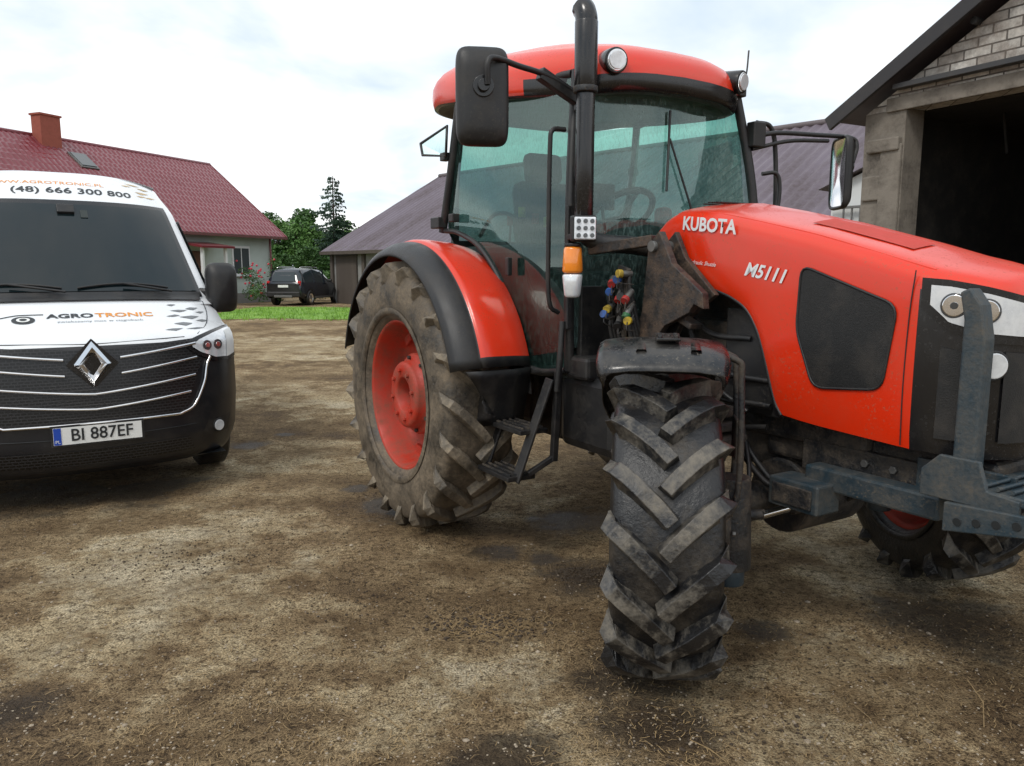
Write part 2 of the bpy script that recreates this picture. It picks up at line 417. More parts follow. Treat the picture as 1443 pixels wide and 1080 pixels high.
for (cu_, cv_, nn, sx_, sy_, big) in ((690, 885, 260, .13, .07, .013), (830, 810, 120, .12, .07, .010), (250, 790, 160, .3, .14, .008), (1000, 1040, 120, .2, .08, .009), (560, 850, 120, .3, .2, .007), (430, 760, 140, .5, .25, .007), (1250, 900, 140, .4, .2, .008)):
    px, py = gpt(cu_, cv_)
    for k in range(nn):
        x, y = px + random.gauss(0, sx_), py + random.gauss(0, sy_); r = random.uniform(.003, big); i = len(vs)
        for q in iv: vs.append(V((x + q.x * r, y + q.y * r, gh(x, y) + .003 + q.z * r * .5 * random.uniform(.6, 1.4))))
        fs.extend([tuple(i + t for t in f) for f in ifc])
mobj('soil_clods', vs, fs, paint('soil', (.045, .030, .018), .9, 0, .3))

# ================================================================ TRACTOR
A = 31.0
OX, OY = .24, 5.36
T = empty('tractor', (OX, OY, 0), R(A - 90))

def tyre(name, Rt, W, rim, lugh, nl, parent, mb, ml, lw, dphi_k=1.0):
    h = W / 2; Rc = Rt - lugh; D = Rc - rim
    half = [(h * .72, rim), (h * .9, rim + .12 * D), (h * .99, rim + .38 * D), (h * 1.0, rim + .58 * D), (h * .96, rim + .8 * D), (h * .86, Rc - .018), (h * .6, Rc - .004), (0, Rc)]
    prof = half + [(-y, r) for y, r in half[:-1][::-1]]
    pr = [(p.x, p.y) for p in crom([V((y, r, 0)) for y, r in prof], 56)]
    revolve(name + '_carcass', pr, mb, parent, 96)
    for sg in (-1, 1):
        revolve(name + '_bead_ring', [(sg * (h * .93), rim + .13 * D), (sg * (h * .99), rim + .16 * D), (sg * (h * 1.005), rim + .22 * D), (sg * (h * .99), rim + .27 * D)], mb, parent, 96)
    vs, fs = [], []
    st = [(-.06, 0.0, Rt), (.18, .26, Rt), (.45, .52, Rt - .001), (.72, .76, Rt - .006), (.93, .93, Rt - .018), (1.02, 1.02, Rt - .05), (1.035, 1.12, Rt - .05 - .22 * D)]
    bs = [Rc - .01, Rc - .01, Rc - .012, Rc - .02, Rc - .04, Rc - .09, Rc - .3 * D]
    for k in range(nl):
        for sg in (-1, 1):
            p0 = (k + (.5 if sg > 0 else 0)) * 2 * math.pi / nl
            P = []
            for (yf, s, rt) in st:
                P.append(V((p0 * Rt + s * h * dphi_k * 1.05, yf * h * sg, 0)))
            i0 = len(vs)
            for q in range(len(st)):
                a = P[max(q - 1, 0)]; c_ = P[min(q + 1, len(P) - 1)]; t = (c_ - a).normalized(); n_ = V((-t.y, t.x, 0))
                if q == len(st) - 1: n_ = V((1, 0, 0)) * (1 if n_.x > 0 else -1)
                wd = lw * (1.0 + .25 * (q / 6))
                for (o_, top) in ((-1.25, 0), (-.82, 1), (.82, 1), (1.25, 0)):
                    p = P[q] + n_ * o_ * wd * .5
                    r = st[q][2] if top else bs[q]
                    if top: r += .004 * noise.noise(V((k * 3.1, sg * 2, q * 1.7)))
                    yy = p.y
                    if not top and q >= 4: yy = P[q].y * .93
                    ph = p.x / Rt
                    vs.append(V((r * math.cos(ph), yy, r * math.sin(ph))))
            m_ = 4
            for q in range(len(st) - 1):
                for e in range(3):
                    fs.append((i0 + q * m_ + e, i0 + q * m_ + e + 1, i0 + (q + 1) * m_ + e + 1, i0 + (q + 1) * m_ + e))
            fs.append((i0, i0 + 1, i0 + 2, i0 + 3)); e = i0 + (len(st) - 1) * m_; fs.append((e + 3, e + 2, e + 1, e))
    o = mobj(name + '_lugs', vs, fs, ml, parent, bevel=.005)
    fixn(o)
def bolts(name, r, n, y, sg, br, parent, mat, L=.03):
    for i in range(n):
        a = 2 * math.pi * (i + .5) / n
        cyl(name + '_%d' % i, (r * math.cos(a), y, r * math.sin(a)), (r * math.cos(a), y + sg * L, r * math.sin(a)), br, mat, parent, seg=6)
def rear_wheel(name, y, sg):
    e = empty(name, (0, y, .825)); e.parent = T; e.rotation_euler = (0, R(11), 0)
    tyre(name, .835, .46, .46, .05, 20, e, RUBR, RUBRL, .056)
    s = sg
    prof = [(s * .175, .475), (s * .18, .462), (s * .165, .452), (s * .12, .44), (s * .06, .425), (s * .0, .415), (s * -.03, .40), (s * -.045, .35), (s * -.03, .30), (s * -.03, .255), (s * .0, .25)]
    revolve(name + '_rim', prof, RIMRED, e, 72)
    revolve(name + '_rim_back', [(-s * .17, .475), (-s * .16, .45), (-s * .03, .41)], RIMRED, e, 72)
    revolve(name + '_hub', [(s * -.03, .262), (s * .06, .258), (s * .075, .245), (s * .075, .215), (s * .13, .21), (s * .145, .20), (s * .15, .185), (s * .15, .115), (s * .14, .105), (s * .02, .10)], RIMRED, e, 56)
    cyl(name + '_axle_end', (0, s * .0, 0), (0, s * .05, 0), .098, CAST, e)
    bolts(name + '_bolt', .155, 8, s * .15, s, .013, e, RIMRED, .018)
    bolts(name + '_outer_bolt', .232, 8, s * .075, s, .012, e, CAST, .018)
    for i in range(8):
        a = 2 * math.pi * i / 8
        box(name + '_lug_plate_%d' % i, (.40 * math.cos(a), s * .005, .40 * math.sin(a)), (.07, .03, .09), RIMRED, e, rot=(0, -a, 0))
rear_wheel('rear_wheel_right', -.93, -1)
rear_wheel('rear_wheel_left', .93, 1)

def front_wheel(name, x, y, sg, steer, rollr):
    k = empty(name + '_knuckle', (x, y, .595)); k.parent = T; k.rotation_euler = (R(0), 0, R(steer))
    e = empty(name, (0, 0, 0)); e.parent = k; e.rotation_euler = (0, R(rollr), 0)
    tyre(name, .60, .395, .335, .050, 17, e, RUB, RUBD, .060, 1.0)
    s = sg
    revolve(name + '_rim', [(s * .15, .345), (s * .155, .335), (s * .13, .32), (s * .06, .31), (s * .02, .30), (s * .03, .2), (s * .06, .14), (s * .06, .0)], RIMRED, e, 56)
    revolve(name + '_rim_inner', [(-s * .15, .345), (-s * .155, .333), (-s * .12, .315), (s * .02, .30), (s * .02, .12)], RIMRED, e, 56)
    cyl(name + '_hub', (0, -s * .10, 0), (0, s * .12, 0), .115, CAST, e)
    bolts(name + '_bolt', .15, 8, s * .055, s, .012, e, CAST, .03)
    rows = []
    for i in range(29):
        a = R(68 + (152 - 68) * i / 28); row = []
        for yf, dr in ((-1.05, -.060), (-1.045, -.035), (-1.01, -.012), (-.93, .0), (-.6, .010), (-.2, .012), (.2, .012), (.6, .010), (.93, .0), (1.01, -.012), (1.045, -.035), (1.05, -.060)):
            endk = 1 - .14 * (max(0, abs(i - 14) / 14 - .75) / .25) ** 2
            r = .712 + dr + .02 * math.sin(math.pi * i / 28) - .030 * max(0, 1 - i / 4) ** 1.5; row.append(V((r * math.cos(a), s * .02 + yf * .235 * endk, r * math.sin(a))))
        rows.append(row)
    grid(name + '_fender', rows, FENDB, k, solid=.006)
    for yy in (-.10, .10):
        rws = []
        for i in range(17):
            a = R(76 + 60 * i / 16)
            rws.append([V(((.724 + .016 + q_[1]) * math.cos(a), yy + q_[0], (.724 + .016 + q_[1]) * math.sin(a))) for q_ in ((-.02, -.012), (-.016, -.003), (.016, -.003), (.02, -.012))])
        grid(name + '_fender_rib', rws, FENDB, k)
    box(name + '_fender_plate', (.06, s * .0, .752), (.13, .09, .010), FENDB, k, rot=(0, R(5), 0), bevel=.003)
    for i in range(4):
        cyl(name + '_fender_bolt_%d' % i, (.06 + (.045 if i % 2 else -.045), (.03 if i < 2 else -.03), .752), (.06 + (.045 if i % 2 else -.045), (.03 if i < 2 else -.03), .764), .009, CAST, k, seg=6)
    for dx in (-.06, .10):
        tube(name + '_fender_stay', [(dx, -s * .14, .04), (dx, -s * .27, .12), (dx, -s * .275, .58), (dx, -s * .245, .675), (dx, -s * .05, .700)], .012, CAST, k)
    box(name + '_fender_stay_plate', (.02, -s * .27, .36), (.14, .012, .16), CAST, k)
    cyl(name + '_final_drive', (0, -s * .10, 0), (0, -s * .26, .0), .135, CAST, k, r2=.11)
    cyl(name + '_kingpin_case', (0, -s * .27, -.17), (0, -s * .27, .20), .085, CAST, k, r2=.07)
    cyl(name + '_kingpin_foot', (0, -s * .27, -.24), (0, -s * .27, -.17), .06, STEELB, k)
    bar(name + '_steering_arm', (.0, -s * .25, -.02), (-.22, -s * .30, -.02), .05, .04, CAST, k)
    for i in range(6):
        a = 2 * math.pi * i / 6
        cyl(name + '_case_bolt_%d' % i, (.11 * math.cos(a), -s * .262, .11 * math.sin(a)), (.11 * math.cos(a), -s * .275, .11 * math.sin(a)), .011, GALV, k, seg=6)
    return k
FX = 2.20
front_wheel('front_wheel_right', FX, -.895, -1, -40, 4)
front_wheel('front_wheel_left', FX, .97, 1, -25, 9)

cyl('front_axle_beam', (FX, -.62, .60), (FX, .62, .60), .085, CAST, T)
cyl('front_axle_diff', (FX, -.20, .60), (FX, .20, .60), .17, CAST, T)
for s in (-1, 1):
    box('axle_end_%s' % s, (FX, s * .58, .60), (.20, .12, .24), CAST, T, bevel=.02)
    tube('steering_cylinder_rod', [(FX + .16, s * .12, .61), (FX + .16, s * .50, .60)], .018, CHROME, T, smooth=False)
    cyl('steering_cylinder', (FX + .16, s * .05, .61), (FX + .16, s * .32, .61), .038, CAST, T)
    tube('tie_rod', [(FX + .16, s * .48, .60), (FX + .05, s * .64, .59)], .022, CAST, T, smooth=False)
    cyl('tie_rod_ball', (FX + .05, s * .64, .56), (FX + .05, s * .64, .63), .034, CAST, T)
    for i in range(4):
        cyl('axle_flange_bolt_%d' % i, (FX + .10, s * .58 + .035 * (1 if i % 2 else -1), .60 + .08 * (1 if i < 2 else -1)), (FX + .118, s * .58 + .035 * (1 if i % 2 else -1), .60 + .08 * (1 if i < 2 else -1)), .013, GALV, T, seg=6)
box('front_frame', (2.62, 0, .86), (1.00, .42, .16), CAST, T, bevel=.02)
box('front_frame_side', (2.70, -.235, .83), (.70, .03, .13), CAST, T, bevel=.006)
box('front_frame_side_b', (2.70, .235, .83), (.70, .03, .13), CAST, T, bevel=.006)
box('front_frame_tube', (2.72, -.30, .77), (.56, .09, .09), STEELB, T, bevel=.01)
box('axle_pivot', (FX, 0, .72), (.36, .34, .14), CAST, T, bevel=.02)
box('hydraulic_valve_box', (2.46, -.37, .70), (.24, .14, .12), STEELB, T, bevel=.008)
box('hydraulic_valve_box_cover', (2.46, -.445, .70), (.19, .012, .08), CAST, T, bevel=.004)
box('engine_block', (1.95, 0, 1.12), (1.40, .50, .50), CAST, T, bevel=.03)
box('engine_head', (1.95, 0, 1.45), (1.1, .36, .2), CAST, T, bevel=.02)
box('oil_pan', (1.8, 0, .80), (.9, .36, .2), CAST, T, bevel=.03)
box('transmission', (.7, 0, .78), (1.6, .46, .50), CAST, T, bevel=.04)
cyl('rear_axle', (0, -.70, .825), (0, .70, .825), .14, CAST, T)
box('rear_axle_case', (0, 0, .85), (.6, .6, .5), CAST, T, bevel=.04)
box('fuel_tank', (1.28, -.44, .86), (.5, .34, .42), BLACKP, T, bevel=.06)
box('fuel_tank_left', (1.05, .48, .82), (.9, .34, .46), BLACKP, T, bevel=.06)
random.seed(3)
for i in range(9):
    x = 1.55 + .13 * i
    cyl('engine_stud_%d' % i, (x, -.25, 1.2 + .05 * math.sin(i)), (x, -.30, 1.2 + .05 * math.sin(i)), .03, CAST, T, seg=10)
cyl('oil_filter', (1.72, -.33, .92), (1.72, -.33, 1.10), .055, BLACKG, T)
for k, (a_, b_) in enumerate([((1.5, -.3, 1.35), (2.3, -.3, 1.12)), ((1.5, -.32, 1.0), (2.2, -.30, .92)), ((1.62, -.3, 1.5), (2.1, -.31, 1.3)), ((1.55, -.33, 1.22), (2.24, -.33, 1.02)), ((1.7, -.34, 1.42), (2.12, -.34, .98))]):
    tube('hose_%d' % k, [a_, ((a_[0] + b_[0]) / 2, a_[1] - .04, (a_[2] + b_[2]) / 2 - .08), b_], .014, BLACKP, T)
tube('hose_front_1', [(2.0, -.30, 1.02), (2.12, -.40, .86), (2.3, -.42, .72), (2.42, -.38, .70)], .013, BLACKP, T)
tube('hose_front_2', [(2.0, -.28, .92), (2.2, -.38, .80), (2.36, -.34, .64)], .013, BLACKP, T)
tube('hose_front_3', [(2.05, -.30, .95), (2.25, -.46, .78), (2.3, -.52, .64)], .010, BLACKP, T)
for i, z in enumerate((.87, .93, .99)):
    box('axle_side_stack_%d' % i, (2.08, -.46, z), (.18 - .03 * i, .16 - .02 * i, .04), CAST, T, bevel=.01)
box('engine_side_screen', (2.12, -.30, 1.20), (.34, .02, .46), BLACKP, T)

# ---- hood
ZS = [(1.50, 1.815), (1.54, 1.85), (1.62, 1.875), (1.85, 1.862), (2.1, 1.81), (2.4, 1.742), (2.7, 1.66), (2.88, 1.605), (3.0, 1.575), (3.1, 1.545), (3.16, 1.49)]
ZB = [(1.50, 1.72), (1.60, 1.66), (1.72, 1.585), (1.85, 1.53), (2.0, 1.485), (2.10, 1.43), (2.17, 1.33), (2.22, 1.20), (2.27, 1.06), (2.31, 1.00), (2.45, .985), (2.88, .965), (3.16, .96)]
NX0, NL, NE = 2.72, .44, 3.2
def hw(x):
    if x < 1.8: return .335 + .02 * (x - 1.5) / .3
    if x < NX0: return .355
    k = min(.9999, (x - NX0) / NL)
    return .355 * (1 - k ** NE) ** (1 / NE)
xsn = [1.50, 1.515, 1.54, 1.58, 1.62, 1.7, 1.78, 1.86, 1.94, 2.0, 2.04, 2.08, 2.11, 2.14, 2.17, 2.195, 2.22, 2.245, 2.27, 2.29, 2.32, 2.4, 2.5, 2.6, 2.7, 2.76, 2.82, 2.86, 2.878, 2.882, 2.91, 2.94, 2.97, 3.0, 3.03, 3.06, 3.08, 3.10, 3.115, 3.13, 3.14, 3.148, 3.154, 3.158, 3.1595]
rows = []
for x in xsn:
    zs, zb, w_ = lerpt(ZS, x), lerpt(ZB, x), hw(x); zt = zs + .055 * min(1, w_ / .2)
    c_ = min(.05, w_ * .25); hz = min(.07, (zs - zb) * .5)
    half = [(w_ * .985, zb)]
    for q in range(1, 11):
        z = zb + (zs - hz - zb) * q / 10; half.append((w_ * (1 + .012 * math.sin(math.pi * q / 10)), z))
    half += [(w_ - c_ * .12, zs - hz * .55), (w_ - c_ * .38, zs - hz * .25), (w_ - c_ * .85, zs - hz * .02), (w_ - c_ * 1.0, zs + .004)]
    half += [((w_ - c_) * k, zs + .004 + (zt - zs - .004) * (1 - k) ** .7) for k in (.93, .8, .55, .25)]
    r_ = [V((x, -y, z)) for y, z in half] + [V((x, 0, zt))] + [V((x, y, z)) for y, z in half[::-1]]
    rows.append(r_)
def hoodmat(c, i, j):
    return 1 if (c.x > 2.88 and c.z < lerpt([(2.88, 1.52), (3.0, 1.51), (3.16, 1.47)], c.x)) else 0
ho = grid('hood', rows, [ORANGE, BLACKG], T, matfn=hoodmat)
md = ho.modifiers.new('e', 'EDGE_SPLIT'); md.split_angle = R(50)
def HS(off):
    return lambda x, z: V((x, -(hw(x) * 1.012 + off), z))
tube('hood_edge_seal', [HS(-.012)(x, lerpt(ZB, x) - .004) for x in (1.6, 1.72, 1.85, 2.0, 2.10, 2.17, 2.22, 2.27, 2.31)], .008, BLACKP, T)
def outline_patch(name, pts, S, mat, parent):
    c = V((sum(p[0] for p in pts) / len(pts), sum(p[1] for p in pts) / len(pts), 0))
    rows = []
    for k in (0, .3, .6, .9, 1.0):
        rows.append([S(c.x + (p[0] - c.x) * k, c.y + (p[1] - c.y) * k) for p in pts])
    return grid(name, rows, mat, parent, closed=True)
def rpoly(pts):
    P = [V((*p, 0)) for p in pts]; out = []
    L = len(P)
    for i in range(L):
        a, b_, c_ = P[i - 1], P[i], P[(i + 1) % L]
        s1 = b_ + (a - b_).normalized() * min(.05, (a - b_).length * .4); s2 = b_ + (c_ - b_).normalized() * min(.05, (c_ - b_).length * .4)
        for t in (0, .25, .5, .75, 1):
            out.append(s1 * (1 - t) ** 2 + b_ * 2 * t * (1 - t) + s2 * t * t)
    return [(p.x, p.y) for p in out]
gp = rpoly([(2.385, 1.62), (2.375, 1.36), (2.47, 1.135), (2.765, 1.165), (2.805, 1.475)])
MESHM, nt, b = newmat('hood_mesh_screen')
vo = N(nt, 'ShaderNodeTexVoronoi'); vo.inputs['Scale'].default_value = 240; tcx = N(nt, 'ShaderNodeTexCoord'); nt.links.new(tcx.outputs['Object'], vo.inputs['Vector'])
nn_ = noise_node(nt, 6, 8, .7)
cc_ = ramp(nt, vo.outputs['Distance'], [(.25, (.002,) * 3), (.6, (.012,) * 3)]).outputs[0]
nt.links.new(mixc(nt, ramp(nt, nn_.outputs['Fac'], [(.48, (0,) * 3), (.72, (.6,) * 3)]).outputs[0], cc_, (.05, .042, .035)), b.inputs['Base Color']); b.inputs['Roughness'].default_value = .5
bump(nt, b, vo.outputs['Distance'], .25, .002)
outline_patch('hood_side_grille', gp, HS(.003), MESHM, T)
tube('hood_side_grille_rim', [HS(.003)(*p) for p in gp] + [HS(.003)(*gp[0])], .005, BLACKP, T, smooth=False)
outline_patch('hood_side_grille_left', gp, lambda x, z: V((x, hw(x) * 1.012 + .004, z)), MESHM, T)
for i in range(5):
    box('hood_top_vent_%d' % i, (1.60 + i * .028, -.02, lerpt(ZS, 1.6 + i * .028) + .056), (.012, .22, .006), BLACKP, T, bevel=.001)
rp = []
for xx in (2.3, 2.45, 2.6, 2.75):
    rp.append([V((xx, yy, lerpt(ZS, xx) + .006 + .051 * (1 - abs(yy) / .3) ** .7 + .003)) for yy in (-.20, -.13, -.06)])
grid('hood_top_panel', rp, paint('orange_mesh_panel', (.50, .022, .006), .55, 0, .4), T)
def TXs(x0, z0, slope):
    ca, sa = math.cos(slope), math.sin(slope)
    return lambda a, b_: HS(.004)(x0 + a * ca - b_ * sa, z0 + a * sa + b_ * ca)
text_mesh('brand_lettering', 'KUBOTA', .085, TXs(1.862, 1.80, R(-6)), LETW, T, bold=.0025)
text_mesh('model_lettering', 'M5111', .080, TXs(2.20, 1.587, R(-9)), LETW, T, bold=.002, shear=.3)
text_mesh('shuttle_lettering', 'Hydraulic Shuttle', .026, TXs(1.83, 1.632, R(-6)), LETW, T, shear=.35)
tube('hood_crease', [V((x, -(hw(x) - min(.05, hw(x) * .25)) - .001, lerpt(ZS, x) + .001)) for x in (1.6, 1.8, 2.0, 2.2, 2.4, 2.6, 2.8, 2.9)], .004, ORANGE, T)
tube('hood_panel_gap', [HS(.001)(x, z) for x, z in ((2.862, 1.60), (2.85, 1.45), (2.845, 1.2), (2.85, .975))], .0022, LETK, T)

def nose(th, z, off=.0):
    s, c_ = abs(math.sin(th)), math.cos(th)
    e_ = 2 / NE
    return NX0 + (NL + off) * s ** e_, -(.355 + off) * max(0, c_) ** e_
def NS(off, sg=1):
    def f(thd, z):
        x, y = nose(R(thd), z, off + .006); return V((x, y * sg, z))
    return f
for sg, nm in ((1, 'right'), (-1, 'left')):
    patch('headlamp_bezel_' + nm, [(12, 1.475), (24, 1.395), (45, 1.36), (76, 1.35)], [(12, 1.575), (24, 1.568), (45, 1.545), (76, 1.505)], NS(.003, sg), BLACKG, T, 28, 6)
    patch('headlamp_lens_' + nm, [(16, 1.483), (25, 1.425), (45, 1.392), (72, 1.38)], [(16, 1.550), (25, 1.545), (45, 1.522), (72, 1.485)], NS(.009, sg), LAMPG, T, 28, 6)
    patch('headlamp_divider_' + nm, [(33, 1.412), (34.5, 1.41)], [(35, 1.534), (36.5, 1.532)], NS(.013, sg), LAMPD, T, 2, 6)
    for t_ in (27, 44):
        x, y = nose(R(t_), 1.46, .014)
        d = V((math.sin(R(t_)) * .8, -math.cos(R(t_)) * sg, 0)).normalized(); p = V((x, y * sg, 1.482 - (t_ - 27) * .001))
        cyl('headlamp_ring', p - d * .003, p + d * .003, .043, LAMPD, T); cyl('headlamp_reflector', p, p + d * .006, .037, CHROME, T); cyl('headlamp_bulb', p + d * .006, p + d * .012, .012, LAMPD, T)
    x, y = nose(R(50), 1.2, .004); d = V((.85, -.5 * sg, 0)).normalized(); p = V((x, y * sg, 1.285))
    cyl('fog_lamp_ring', p - d * .02, p + d * .018, .052, BLACKP, T); cyl('fog_lamp_lens', p + d * .018, p + d * .024, .043, LAMPG, T)
    patch('nose_vent_' + nm, [(22, 1.02), (40, 1.02)], [(22, 1.34), (40, 1.32)], NS(.002, sg), MESHM, T, 6, 4)
patch('nose_grille', [(58, 1.02), (90, 1.02)], [(58, 1.33), (90, 1.32)], NS(.003), MESHM, T, 8, 6)
patch('nose_grille_left', [(58, 1.02), (90, 1.02)], [(58, 1.33), (90, 1.32)], NS(.003, -1), MESHM, T, 8, 6)

def plate(name, pts, y0, y1, mat, parent, bevel=.004):
    n = len(pts); vs = [V((x, y0, z)) for x, z in pts] + [V((x, y1, z)) for x, z in pts]
    fs = [tuple(range(n)), tuple(range(2 * n - 1, n - 1, -1))] + [(i, i + n, (i + 1) % n + n, (i + 1) % n) for i in range(n)]
    return fixn(mobj(name, vs, fs, mat, parent, bevel=bevel))
for s in (-1, 1):
    y = s * .385
    plate('guard_post_%s' % s, [(3.07, .84), (3.145, .84), (3.145, 1.38), (3.125, 1.49), (3.085, 1.545), (3.05, 1.53), (3.07, 1.44)], y - .03, y + .03, STEELB, T, .008)
    plate('guard_foot_%s' % s, [(2.98, .84), (3.3, .84), (3.3, .89), (3.2, .90), (3.17, .99), (3.04, .99), (2.98, .93)], y - .052, y - .033, STEELB, T)
    plate('guard_foot_inner_%s' % s, [(2.86, .80), (3.2, .80), (3.2, .92), (2.86, .92)], y + s * -.145, y + s * -.125, STEELB, T)
    plate('guard_lower_bracket_%s' % s, [(3.08, .74), (3.40, .80), (3.40, .86), (3.08, .84)], y - .075, y - .055, STEELB, T)
    for i in range(4):
        cyl('bracket_hole_%d' % i, (3.13 + .06 * i, y - .077, .785 + .012 * i), (3.13 + .06 * i, y - .079, .785 + .012 * i), .014, LETK, T, seg=14)
box('guard_cross_plate', (3.26, 0, .885), (.20, .86, .03), STEELB, T)
box('guard_cross_beam', (3.10, 0, .86), (.10, .72, .08), STEELB, T, bevel=.01)
for k in range(4):
    tube('grate_bar_%d' % k, [(3.18 + .045 * k, -.42, .91), (3.18 + .045 * k, .42, .91)], .007, STEELB, T, smooth=False)
for i in range(3):
    cyl('frame_bolt_%d' % i, (2.65 + .12 * i, -.251, .85), (2.65 + .12 * i, -.266, .85), .016, GALV, T, seg=6)

# ---- rear fenders
for sg, nm in ((-1, 'right'), (1, 'left')):
    rws = []
    for i in range(45):
        a = R(16 + (165 - 16) * i / 44)
        base = .925
        sec = [(.69, -.012), (.70, .0), (.80, .022), (.92, .034), (.985, .034), (1.005, .028), (1.008, .018), (1.025, .020), (1.08, .012), (1.135, -.018), (1.16, -.055), (1.157, -.066)]
        rws.append([V(((base + d) * math.cos(a), sg * y, .825 + (base + d) * math.sin(a))) for y, d in sec])
    grid('rear_fender_' + nm, rws, [ORANGE, BLACKP], T, matfn=lambda c, i, j: 1 if (j >= 6 or i < 1) else 0, solid=.006)
    vs = [V((0, sg * .69, .95))] + [V((.90 * math.cos(R(a)), sg * .69, .825 + .90 * math.sin(R(a)))) for a in range(6, 172, 5)]
    fixn(mobj('fender_inner_wall_' + nm, vs, [(0, i, i + 1) for i in range(1, len(vs) - 1)], BLACKP, T))
    rws = []
    for i in range(8):
        z = 1.07 - .045 * i
        rws.append([V((.90 - .012 * i + .01 * math.sin(yy * 9), sg * yy, z)) for yy in (.70, .8, .9, 1.0, 1.10 - .035 * i)])
    grid('fender_front_flap_' + nm, rws, BLACKP, T, solid=.008)

# ---- cab
def pil(name, pts, w_, mat=BLACKP):
    return tube(name, pts, w_, mat, T, n=12)
for sg, nm in ((-1, 'right'), (1, 'left')):
    pil('a_pillar_' + nm, [(1.12, sg * .57, 2.60), (1.18, sg * .635, 2.2), (1.21, sg * .665, 1.85), (1.20, sg * .66, 1.45), (1.18, sg * .64, 1.08)], .027)
    pil('c_pillar_' + nm, [(.08, sg * .70, 2.66), (.01, sg * .725, 2.25), (-.10, sg * .74, 1.84)], .026)
    pil('rear_pillar_' + nm, [(-.26, sg * .50, 2.66), (-.34, sg * .52, 2.2), (-.36, sg * .52, 1.75)], .028)
    tube('cab_sill_' + nm, [(1.18, sg * .64, 1.08), (.98, sg * .66, 1.05), (.84, sg * .69, 1.06)], .022, BLACKP, T)
    dl = [(-.08, 1.85), (.10, 1.83), (.35, 1.74), (.56, 1.56), (.72, 1.32), (.84, 1.07), (.98, 1.055), (1.17, 1.08)]
    tube('door_lower_frame_' + nm, [V((x, sg * lerpt([(-.2, .74), (.5, .715), (1.2, .655)], x), z)) for x, z in dl], .016, BLACKP, T)
    lower = dl
    upper = [(.09, 2.60), (.2, 2.61), (.32, 2.61), (.48, 2.61), (.64, 2.61), (.8, 2.61), (.95, 2.60), (1.12, 2.58)]
    def SG(x, z, sg=sg):
        yb = lerpt([(-.4, .50), (-.05, .735), (.5, .71), (1.2, .65)], x); yt = lerpt([(-.4, .48), (0.05, .70), (.5, .66), (1.2, .57)], x)
        k = max(0, (z - 1.75) / .8); return V((x, sg * (yb + (yt - yb) * min(1, k) ** 1.5), z))
    patch('side_glass_' + nm, lower, upper, SG, CABGL, T, 28, 10)
    patch('quarter_glass_' + nm, [(-.36, 1.78), (-.10, 1.84)], [(-.28, 2.60), (.07, 2.60)], SG, CABGL, T, 4, 6)
    box('door_handle_' + nm, (.72, sg * .735, 1.62), (.035, .03, .10), BLACKP, T)
    tube('door_edge_frame_' + nm, [SG(.09, 2.60), SG(.3, 2.61), SG(.7, 2.61), SG(1.1, 2.59)], .020, BLACKP, T)
    box('door_hinge_' + nm, (-.02, sg * .755, 2.30), (.06, .05, .05), BLACKP, T)
    box('door_hinge_b_' + nm, (.10, sg * .76, 1.92), (.06, .05, .05), BLACKP, T)
    tube('inner_door_rail_' + nm, [SG(.30, 1.80) * 1 + V((0, -sg * .03, 0)), SG(.42, 1.92) + V((0, -sg * .05, 0)), SG(.62, 1.90) + V((0, -sg * .05, 0)), SG(.70, 1.75) + V((0, -sg * .03, 0)), SG(.98, 1.2) + V((0, -sg * .03, 0))], .012, BLACKP, T)
def WS(y, z):
    x = lerpt([(1.0, 1.23), (1.5, 1.25), (1.9, 1.255), (2.56, 1.16)], z) - .05 * (y / .6) ** 2
    return V((x, y * lerpt([(1.0, 1.06), (1.9, 1.12), (2.2, 1.06), (2.56, .95)], z), z))
patch('windscreen', [(-.6, 1.20), (.6, 1.20)], [(-.6, 2.60), (.6, 2.60)], WS, WSGL, T, 14, 12)
patch('rear_window', [(-.5, 1.75), (.5, 1.75)], [(-.5, 2.60), (.5, 2.60)], lambda y, z: V((-.36 + .07 * (z - 1.75), y, z)), CABGL, T, 4, 4)
tube('wiper_arm', [WS(.1, 1.9) + V((.02, 0, 0)), WS(-.02, 2.3) + V((.02, 0, 0))], .006, BLACKP, T, smooth=False)
tube('wiper_blade', [WS(-.06, 2.02) + V((.015, 0, 0)), WS(.0, 2.45) + V((.015, 0, 0))], .007, BLACKP, T, smooth=False)
def rout(s, z):
    o = []
    for i in range(80):
        th = 2 * math.pi * i / 80; c_, s_ = math.cos(th), math.sin(th)
        ex = 2 / 4.4
        X = .40 + .89 * s * math.copysign(abs(c_) ** ex, c_)
        hwid = lerpt([(-.5, .78), (.5, .74), (1.0, .64), (1.3, .60)], X)
        Y = hwid * s * math.copysign(abs(s_) ** ex, s_)
        k = max(0, min(1, (X - .95) / .3))
        zz_ = z - .115 * (X + .3) + .05 * (1 - (abs(Y) / .60) ** 2) * k
        if X < -.1: zz_ -= .05 * ((-.1 - X) / .35) ** 1.5
        o.append(V((X, Y, zz_)))
    return o
grid('roof_underside', [rout(s, z) for s, z in ((.0, 2.66), (.5, 2.66), (.88, 2.66), (.93, 2.64), (.965, 2.645))], BLACKP, T, closed=True)
grid('roof_trim', [rout(s, z) for s, z in ((.965, 2.645), (.99, 2.655), (1.0, 2.685), (1.004, 2.715), (1.003, 2.735))], [BLACKG, ORANGE], T, closed=True, matfn=lambda c, i, j: 0 if c.x > .75 or i < 1 else 1)
grid('roof_cap', [rout(s, z) for s, z in ((1.003, 2.735), (1.0, 2.77), (.98, 2.81), (.94, 2.85), (.87, 2.89), (.78, 2.92), (.76, 2.915), (.74, 2.925), (.6, 2.96), (.4, 2.99), (.2, 3.005), (.0, 3.01))], ORANGE, T, closed=True)
